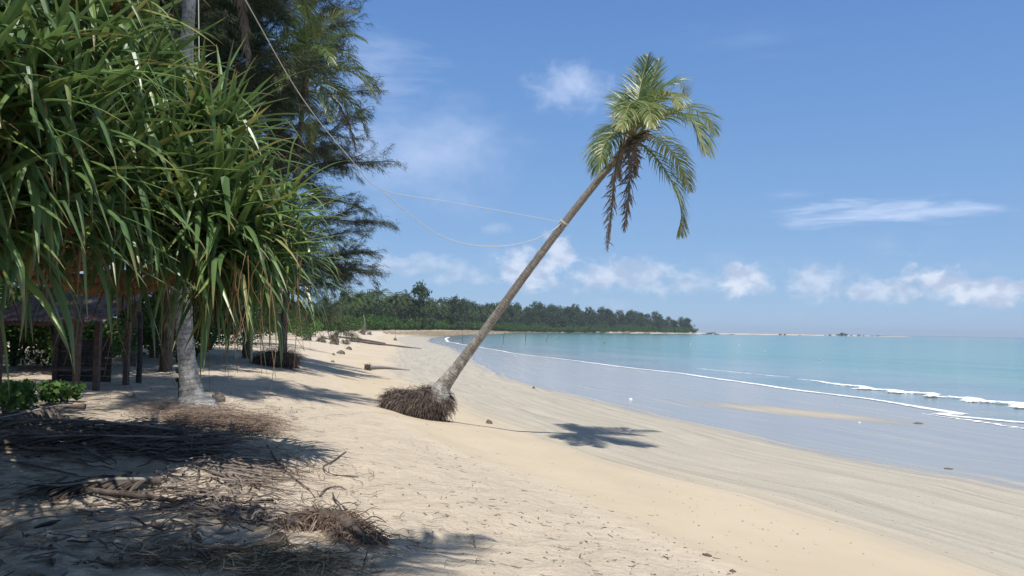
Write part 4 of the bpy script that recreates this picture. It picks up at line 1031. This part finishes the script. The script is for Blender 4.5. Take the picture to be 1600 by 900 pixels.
# ------------------------------------------------------------------ boats, buoys, stakes
def boat(px, py, D, L, rot, label):
    q = P(px, py, D); z0 = max(gz(q[0], q[1]), -.1)
    t_ = thing('longtail_boat', label, 'boat', (q[0], q[1], z0), None); t_.rotation_euler = (0, 0, rot)
    n = 15; u = np.linspace(-1, 1, n); V = []
    for k in range(n):
        w_ = (1 - abs(u[k]) ** 2.4) * 1.0 + .04; zt = .75 + .9 * max(u[k], 0) ** 3 + .35 * max(-u[k], 0) ** 3; zb = .45 * abs(u[k]) ** 3
        V += [(u[k] * L / 2, -w_, zt), (u[k] * L / 2, -w_ * .55, zb + .15), (u[k] * L / 2, 0, zb), (u[k] * L / 2, w_ * .55, zb + .15), (u[k] * L / 2, w_, zt), (u[k] * L / 2, w_ * .85, zt - .25), (u[k] * L / 2, 0, zb + .25), (u[k] * L / 2, -w_ * .85, zt - .25)]
    i = np.arange(n - 1)[:, None] * 8; j = np.arange(8)[None]
    f = np.stack([i + j, i + (j + 1) % 8, i + 8 + (j + 1) % 8, i + 8 + j], -1).reshape(-1, 4)
    m = MB(); m.add(np.array(V), f); o = bpy.data.objects.new('hull', m.mesh('hull', M['boat'])); COL.objects.link(o); o.parent = t_
    m = MB(); tube(m, resample([[L / 2 - .1, 0, 1.3], [L / 2 + .5, 0, 2.0], [L / 2 + .8, 0, 2.9]], 6), np.linspace(.16, .08, 6), 6, .5)
    o = bpy.data.objects.new('prow', m.mesh('prow', M['boat'])); COL.objects.link(o); o.parent = t_
boat(935, 518.6, 1035, 15, .1, 'dark boat beached leftmost under the far headland')
boat(978, 519, 1075, 10, .2, 'second dark boat from the left on the far beach')
boat(1010, 520.2, 1095, 9, .0, 'dark boat near the middle of the far headland')
boat(1101, 521.4, 1185, 11, .1, 'dark boat below the last tall trees of the headland')
boat(1143, 521.6, 1270, 7, .1, 'small dark boat just right of the headland tip')
for i, (px, py) in enumerate(((1078.5, 538.5), (1154.5, 540), (1195, 549.5), (944, 536), (1280, 562))):
    q = flat_pt(px, py, -.03); m = MB()
    th = np.linspace(0, PI, 9); R_ = .19 * max(.3, q[1] / 200)
    tube(m, np.stack([0 * th + q[0], 0 * th + q[1], -.08 + .6 * R_ - R_ * np.cos(th)], 1), np.maximum(R_ * np.sin(th), .01), 12, .5)
    m.build('buoy', M['white' if i != 3 else 'stake'], label=['white float on the water right below the headland tip', 'white float further right on the turquoise water', 'tiny pale float near the sea bed edge of the spit', 'small dark float left of the white ones', 'tiny pale float nearest the beach at the right'][i], cat='float', base=(q[0], q[1], -.08))
for i, (a, b_, c_, d_, hz) in enumerate(((723, 536, 722, 519, 0), (785.5, 536, 788, 519, 0), (821, 536, 821, 519, 0), (852, 536, 857, 523, 0), (618, 532, 617.5, 517, 1), (602, 0, 0, 0, 2))):
    if hz == 2: continue
    q = G(a, b_); top = P(c_, d_, q[1]); q[2] = max(q[2], -.6)
    m = MB(); tube(m, resample([q + [0, 0, -.3], (q + top) / 2 + [.02, 0, 0], top], 8), .065 * q[1] / 190 if hz == 0 else .035, 6, .5)
    m.build('stake', M['stake'], label=['thin stake in the shallows just right of the leaning trunk foot end of the bay', 'slightly leaning stake, second from the left in the shallows', 'upright stake third from the left in the shallows', 'leaning stake furthest right in the shallows', 'thin stick standing in the far wet sand'][i], cat='stake', base=tuple(q))

# ------------------------------------------------------------------ driftwood, stumps, rocks
def log(name, label, pts, r0, r1, matn='drift', end=True, cat='driftwood', knobs=0, seed=0):
    pts = np.array([np.array(p) for p in pts]); t_ = thing(name, label, cat, pts[0])
    c = resample(pts, 26); m = MB(); tube(m, c, np.interp(np.linspace(0, 1, 26), [0, 1], [r0, r1]), 10, .5, lump=.10, seed=seed); m.build('trunk', M[matn], t_)
    return t_, c
def on(px, py, h=0.0):
    g = G(px, py); return g + np.array([0, 0, h])
l1, c = log('driftwood_log', 'bleached palm log with a dark root end lying on the sand behind the root ball', [on(573, 578, .13), on(588, 577, .12), on(610, 577, .08), on(640, 579, .0)], .15, .07)
r = np.random.default_rng(91)
m = MB()
def fnl(n):
    th = r.uniform(0, 2 * PI, n); p = c[0] + np.stack([r.uniform(-.05, .3, n), np.cos(th) * .14, np.sin(th) * .14], 1)
    return p, np.stack([r.normal(-.3, .4, n), np.cos(th), np.sin(th)], 1), r.uniform(.08, .25, n), np.full(n, .2)
root_strands(m, 260, fnl, r, .012, .03); tube(m, [c[0] + [-.12, 0, 0], c[0] + [.18, 0, 0]], [.2, .19], 10, .1, lump=.2); m.build('root_end', M['root'], l1)
log('driftwood_log', 'long thin dark log lying across the far wet sand', [on(548, 534, .1), on(600, 540, .15), on(630, 543, .12), on(658, 545, .0)], .22, .10, 'rock')
log('driftwood_log', 'second thin log above the long one on the far sand', [on(530, 528, .1), on(570, 533, .15), on(602, 537, .05)], .20, .10, 'rock')
# uprooted stumps
def stump(px, py, wpx, hpx, seed, label, lean=0.2):
    b = on(px, py); k = b[1] / F_PX; Wm = wpx * k * 1.25; Hm = hpx * k * 1.15
    r = np.random.default_rng(seed); t_ = thing('driftwood_stump', label, 'stump', b)
    m = MB(); tube(m, resample([b + [0, 0, -.2], b + [lean * Hm * .3, 0, Hm * .4], b + [lean * Hm, 0, Hm * .85]], 9), np.interp(np.linspace(0, 1, 9), [0, .5, 1], [.36, .25, .12]) * Wm, 9, .5, lump=.3, seed=seed); m.build('stump', M['rock'], t_)
    m = MB()
    for i in range(40):
        a = r.uniform(0, 2 * PI); e = r.uniform(-.1, 1.3); d = np.array([math.cos(a) * math.cos(e), math.sin(a) * math.cos(e), math.sin(e)])
        p0 = b + [0, 0, Hm * r.uniform(.1, .5)]; L = r.uniform(.3, .6) * max(Wm, Hm)
        p1 = p0 + d * L * .5; p2 = p0 + d * L + [0, 0, -.25 * L]
        p2[2] = max(p2[2], b[2] - .05)
        tube(m, resample([p0, p1, p2], 7), np.linspace(.09, .02, 7) * Wm * .8, 5, r.random())
    m.build('root', M['drift' if seed % 2 else 'rock'], t_)
for i, (px, py, w_, h_, lb) in enumerate(((522, 538, 16, 22, 'big dark uprooted stump at the left end of the driftwood heap'), (503, 535, 18, 10, 'low grey tangled stump left of the big dark one'), (540, 538, 14, 6, 'flat root lump right of the big dark stump'), (480, 532, 16, 14, 'pale broken stump behind the pandanus leaf tips'), (567, 523, 9, 16, 'dark uprooted stump with a bare pole trunk in front of the bushes'), (577, 523, 9, 4, 'low dark lump right of the pole stump'), (530, 519, 10, 6, 'small grey stump in front of the far bushes'))):
    stump(px, py, w_, h_, 120 + i, lb)
b = on(568, 523); m = MB(); tube(m, resample([b, b + [.3, 0, 2.5], P(568, 492, b[1])], 10), np.linspace(.18, .08, 10), 6, .5)
m.build('bare_trunk', M['drift'], label='bare pale dead trunk standing behind the dark stump', cat='dead tree', base=tuple(b))
def rock(px, py, wpx, hpx, seed, label, matn='rock', name='rock', cat='rock'):
    b = on(px, py); k = b[1] / F_PX; r = np.random.default_rng(seed)
    n = 14; mm = 9; th = np.linspace(0, 2 * PI, n, endpoint=False); ph = np.linspace(-.35, PI / 2 - .02, mm)
    A, B = np.meshgrid(ph, th, indexing='ij'); lump = 1 + .55 * fbm(np.cos(B) * 1.2 + seed * 3.1 + A, np.sin(B) * 1.2 + seed + A * .7, 4)
    V = np.stack([np.cos(A) * np.cos(B) * lump * wpx * k / 2, np.cos(A) * np.sin(B) * lump * wpx * k / 2.4, np.sin(A) * lump * hpx * k], -1).reshape(-1, 3) + b
    i = np.arange(mm - 1)[:, None] * n; j = np.arange(n)[None]; f = np.stack([i + j, i + (j + 1) % n, i + n + (j + 1) % n, i + n + j], -1).reshape(-1, 4)
    m = MB(); m.add(V, f); return m.build(name, M[matn], label=label, cat=cat, base=tuple(b), smooth=False)
rock(532, 553, 13, 5, 1, 'flat brown rock on the sand right of the driftwood heap'); rock(545, 546, 10, 4, 2, 'small dark rock behind the flat brown one'); rock(521, 555, 5, 3, 3, 'tiny stone left of the flat brown rock')
rock(520, 566, 6, 3, 4, 'small dark stone in the shade streak'); rock(617, 532, 6, 4, 5, 'dark lump at the foot of the thin stick'); rock(558, 531, 4, 4, 6, 'small dark lump beyond the thin logs'); rock(340, 628, 22, 14, 7, 'dark stump-like lump in the shade right of the pale palm foot')
rock(764, 662, 11, 5, 8, 'small dark husk lying on the palm trunk shadow', 'root', 'coconut_husk', 'husk')
rock(208, 622, 7, 5, 9, 'small pale coconut husk on sunlit sand left of the palm', 'drift', 'coconut_husk', 'husk')
rock(834, 607, 4, 3, 10, 'tiny dark pebble on wet sand right of the trunk', 'root', 'pebble', 'pebble')
rock(985, 625, 7, 2.6, 11, 'white shell fragment at the edge of the wet sheen', 'white', 'shell', 'shell')
rock(1343, 661, 4, 1.6, 12, 'small white shell on the wet flat below the foam', 'white', 'shell', 'shell')
rock(1435, 662, 16, 1.5, 13, 'dark strand of weed on the wet flat', 'root', 'seaweed', 'seaweed')
rock(1482, 733, 12, 1.5, 14, 'dark strand of weed near the water edge at the right', 'root', 'seaweed', 'seaweed')
rock(1104, 869, 13, 4, 15, 'short brown stick near the bottom of the beige sand', 'root', 'stick', 'stick')
rock(1145, 894, 10, 3, 16, 'short dark stick at the bottom edge of the sand', 'root', 'stick', 'stick')
rock(1393, 560, 3, 2, 17, 'tiny dark float far out at the right', 'stake', 'float', 'float') if False else None
rr5 = np.random.default_rng(12)
for i in range(26):
    px = rr5.uniform(690, 960); t0 = rr5.random(); 
    q = P(px, 519, 400 + t0 * 0); 
# boulders on the reef edge of the bay
m = MB()
for i in range(420):
    px = rr5.uniform(600, 800); py = np.interp(px, [600, 700, 800], [520.5, 521.5, 519.5]) + rr5.uniform(-1.8, 1.8)
    b = on(px, py); k = b[1] / F_PX; R_ = rr5.uniform(.7, 2.4) * k
    th = np.linspace(0, 2 * PI, 7, endpoint=False); V = [b + [math.cos(a) * R_ * 1.6 * rr5.uniform(.7, 1.2), math.sin(a) * R_ * rr5.uniform(.7, 1.2), -.1] for a in th] + [b + [math.cos(a + .3) * R_ * .9, math.sin(a + .3) * R_ * .6, R_ * rr5.uniform(.4, .8)] for a in th]
    f = [(j, (j + 1) % 7, 7 + (j + 1) % 7, 7 + j) for j in range(7)]
    m.add(V, f, .5, .5); m.add(V[7:], [tuple(range(7))], .5, .5)
m.build('reef_rocks', M['rocktan'], kind='stuff', label='tan rocks of the low reef along the far bay', cat='rocks')

# ------------------------------------------------------------------ litter in the foreground
r = np.random.default_rng(404)
def fallen_frond(pts_px, label, seed, L=.7, hang=.9, matn='dead', w0=.04, lift=.06, var=.3):
    pts = [on(a, b_, lift + h) for a, b_, h in pts_px]
    t_ = thing('fallen_frond', label, 'fallen frond', pts[0])
    fm = frond_mesh(pts, L, 60, .25, False, var, w0, .1, seed, 0, .05)
    for v in fm.v:
        zz = ground_full(v[:, 0], v[:, 1])[0]; v[:, 2] = np.maximum(np.minimum(v[:, 2], zz + .24), zz + .012 + .02 * np.random.default_rng(seed).random(len(v)))
    fm.build('leaflets', M[matn], t_)
    m = MB(); c = resample(pts[:], 20); tube(m, c - [0, 0, .01], np.interp(np.linspace(0, 1, 20), [0, .1, 1], [.055, .032, .010]), 7, .2); m.build('midrib', M['dead'], t_)
    return t_
fallen_frond([(290, 690, .08), (220, 684, .1), (120, 672, .08), (-20, 668, .05)], 'big dark fallen frond whose butt end points right over the sand', 1, .9, var=.1)
fallen_frond([(132, 654, .14), (90, 656, .16), (30, 665, .12), (-60, 682, .08)], 'dry fallen frond with pale ribs at the left edge', 2, .8, var=.25)
fallen_frond([(300, 700, .06), (200, 702, .1), (90, 700, .08), (-20, 704, .05)], 'lower dark fallen frond under the big one', 3, .9, var=.05)
fallen_frond([(250, 765, .03), (170, 768, .05), (100, 775, .04), (60, 772, .03)], 'dry frond end lying in the shade at the middle left', 5, .5, var=.1)
def litter(n, region, Lr, name, label, matn, seed, wmin=.006, wmax=.02, lift=.0, straight=.12, dirb=None, hpile=0.0):
    """region: list of (px,py,spread_x_px,spread_y_px,weight)"""
    r = np.random.default_rng(seed); ws = np.array([q[4] for q in region], float); k = r.choice(len(region), n, p=ws / ws.sum())
    px = np.array([region[i][0] for i in k]) + r.normal(0, 1, n) * np.array([region[i][2] for i in k]); py = np.array([region[i][1] for i in k]) + r.normal(0, 1, n) * np.array([region[i][3] for i in k])
    py = np.maximum(py, 560)
    # straight solve on a plane at the local height, then drop to the ground
    cx = np.zeros((n, 2))
    zg = np.full(n, 1.95)
    R3 = np.array(ROT)
    d = (R3 @ np.stack([(px - 800) / F_PX, -(py - 450) / F_PX, -np.ones(n)])).T
    for it in range(6):
        kk = (zg - CAM[2]) / d[:, 2]; q = CAM + d * kk[:, None]; zg = .5 * zg + .5 * ground_full(q[:, 0], q[:, 1])[0]
    K = 6; L = r.uniform(*Lr, n); a = r.uniform(0, 2 * PI, n) if dirb is None else r.normal(dirb, .5, n)
    pts = np.zeros((n, K, 3)); pts[:, 0, :2] = q[:, :2]
    for s in range(1, K):
        a = a + r.normal(0, straight, n) * 2; pts[:, s, 0] = pts[:, s - 1, 0] + np.cos(a) * L / (K - 1); pts[:, s, 1] = pts[:, s - 1, 1] + np.sin(a) * L / (K - 1)
    zz = ground_full(pts[..., 0].ravel(), pts[..., 1].ravel())[0].reshape(n, K)
    pile = hpile * r.random(n)
    pts[..., 2] = zz + .008 + lift * r.random((n, 1)) + pile[:, None] + r.uniform(0, .03, (n, K)) * (L[:, None] > .2)
    side = norm(np.cross(norm(np.gradient(pts, axis=1)), np.array([0, 0, 1.0]) + r.normal(0, .35, (n, 1, 3))))
    wd = r.uniform(wmin, wmax, (n, 1)) * np.array([.6, 1, 1, .9, .7, .2])[None]
    m = MB(); strips(m, pts, side, wd, r.random(n), .4); return m.build(name, M[matn], kind='stuff', label=label, cat='litter')
litter(620, [(60, 690, 70, 14, 2), (180, 690, 60, 12, 2), (265, 705, 40, 9, 2.0), (345, 738, 26, 8, .4)], (.3, .9), 'leaf_litter', 'heap of dry strap leaves and frond pieces in the shade at the left', 'root', 1, .012, .038, .05, .07, PI * .02, .06)
litter(130, [(180, 760, 130, 40, 2), (330, 790, 90, 40, 2), (120, 860, 120, 25, 1), (300, 660, 60, 20, .6)], (.12, .34), 'dead_leaves', 'flat brown dead leaves scattered over the shaded sand', 'dead', 21, .03, .075, .02, .10)
litter(3700, [(330, 658, 42, 9, 2), (395, 670, 26, 9, 1), (255, 643, 34, 7, .4)], (.08, .4), 'root_mat', 'red brown mat of fine roots at the foot of the pale palm', 'rootred', 2, .004, .010, .03, .3, None, .09)
litter(360, [(180, 780, 120, 22, 1.5), (300, 775, 70, 20, 2), (380, 800, 60, 14, 2), (130, 850, 120, 25, 1.3)], (.12, .6), 'twig_litter', 'scatter of dark twigs and dry leaves across the shaded sand', 'root', 3, .006, .030, .03, .07, None, .03)
litter(650, [(380, 880, 80, 15, 3), (470, 885, 50, 12, 2), (270, 870, 50, 14, .7)], (.08, .45), 'straw_litter', 'pale straw and fine roots heaped along the bottom of the picture', 'straw', 4, .004, .014, .03, .09, None, .04)
litter(420, [(420, 730, 60, 30, 1), (480, 750, 60, 35, 1), (400, 710, 40, 20, 1), (640, 850, 60, 25, .5)], (.1, .55), 'fine_roots', 'thin bare roots trailing over the sunlit sand', 'rootred', 5, .004, .010, .01, .35)
litter(260, [(700, 700, 50, 35, 1), (640, 760, 80, 50, 1), (800, 800, 90, 40, 1), (900, 850, 100, 40, .7)], (.02, .14), 'sand_debris', 'small bits of twig and weed dotted over the beige sand', 'root', 6, .004, .014, .0, .3)
litter(420, [(1100, 780, 150, 60, 1), (900, 720, 100, 40, 1), (1250, 780, 150, 50, 1), (1000, 850, 120, 40, 1)], (.01, .05), 'shell_grit', 'shell grit and specks over the lower beach', 'straw', 7, .006, .016, .0, .3)
litter(500, [(240, 600, 50, 10, 1), (400, 640, 60, 15, 1), (450, 620, 70, 20, 1), (180, 625, 40, 8, 1)], (.1, .4), 'shade_litter', 'fallen needles and twigs under the casuarinas', 'root', 8, .004, .012, .01, .2)
# trailing single roots
for i, pl in enumerate((((418, 698), (432, 722), (455, 745), (480, 765), (492, 780)), ((540, 708), (520, 722), (505, 733), (520, 744), (560, 748)), ((350, 757), (390, 757), (430, 766), (480, 772)), ((500, 778), (510, 766), (530, 763), (540, 768)))):
    pts = [on(a, b_, .015) for a, b_ in pl]; m = MB(); tube(m, resample(pts, 30), np.linspace(.014, .006, 30), 5, .4, lump=.3, seed=i)
    m.build('trailing_root', M['root'], label=['thin crooked root running down the lit sand to the root clump', 'pale looping root alone on the lit sand', 'root lying level across the edge of the shade', 'short root end curling above the root clump'][i], cat='root', base=tuple(pts[0]))
# the uprooted clump at the edge of the shade
cb = on(520, 838)
clump = thing('root_clump', 'torn up clump of brown roots and bark at the edge of the shade', 'root clump', cb)
pth = resample([on(450, 822, .0), on(485, 818, .05), on(520, 824, .07), on(556, 840, .03), on(590, 854, -.03)], 16)
m = MB(); tube(m, pth, np.interp(np.linspace(0, 1, 16), [0, .3, .6, 1], [.05, .09, .08, .03]), 12, .55, lump=.35, seed=4); m.build('bark_core', M['bark'], clump)
r = np.random.default_rng(41)
def fnc(n):
    k = r.integers(0, 15, n); th = r.uniform(0, 2 * PI, n); p = pth[k] + np.stack([np.cos(th), np.sin(th), np.abs(np.sin(th * 1.7)) * .4], 1) * .11
    return p, np.stack([np.cos(th) + .5, np.sin(th) - .3, r.uniform(-.1, .5, n)], 1) + r.normal(0, .5, (n, 3)), r.uniform(.06, .26, n), np.full(n, .3)
m = MB(); pts = root_strands(m, 1500, fnc, r, .005, .014, 6)
for v in m.v: v[:, 2] = np.maximum(v[:, 2], ground_full(v[:, 0], v[:, 1])[0] + .01)
m.build('fine_roots', M['rootred'], clump, kind='stuff')
for (a, lb) in ((((440, 850), (380, 868), (300, 878), (230, 884)), 'half buried dark log along the bottom left'),):
    log('driftwood_log', lb, [on(q[0], q[1], .02) for q in a], .07, .05, 'bark')
log('driftwood_log', 'dark flat branch lying among twigs in the shade', [on(90, 770, .03), on(150, 776, .05), on(260, 788, .04), on(330, 800, .02)], .035, .015, 'bark')
log('driftwood_branch', 'thin bare branch stretched over the shaded sand', [on(0, 722, .03), on(60, 735, .04), on(120, 745, .02)], .016, .008, 'bark', cat='branch')
# ------------------------------------------------------------------ haze over the bay
m = MB(); box(m, (-2500, -600, -7.5), (9000, 9000, 60))
hm = bpy.data.materials.new('haze'); hm.use_nodes = True; hn = NT(hm.node_tree); hn.n.clear()
pv = hn.node('ShaderNodeVolumePrincipled'); pv.inputs['Color'].default_value = (0.80, 0.88, 1.0, 1); pv.inputs['Density'].default_value = 0.00011
ho = hn.node('ShaderNodeOutputMaterial'); hn.l.new(pv.outputs[0], ho.inputs['Volume'])
m.build('haze', hm, kind='stuff', label='thin sea haze over the whole bay', cat='haze', smooth=False)
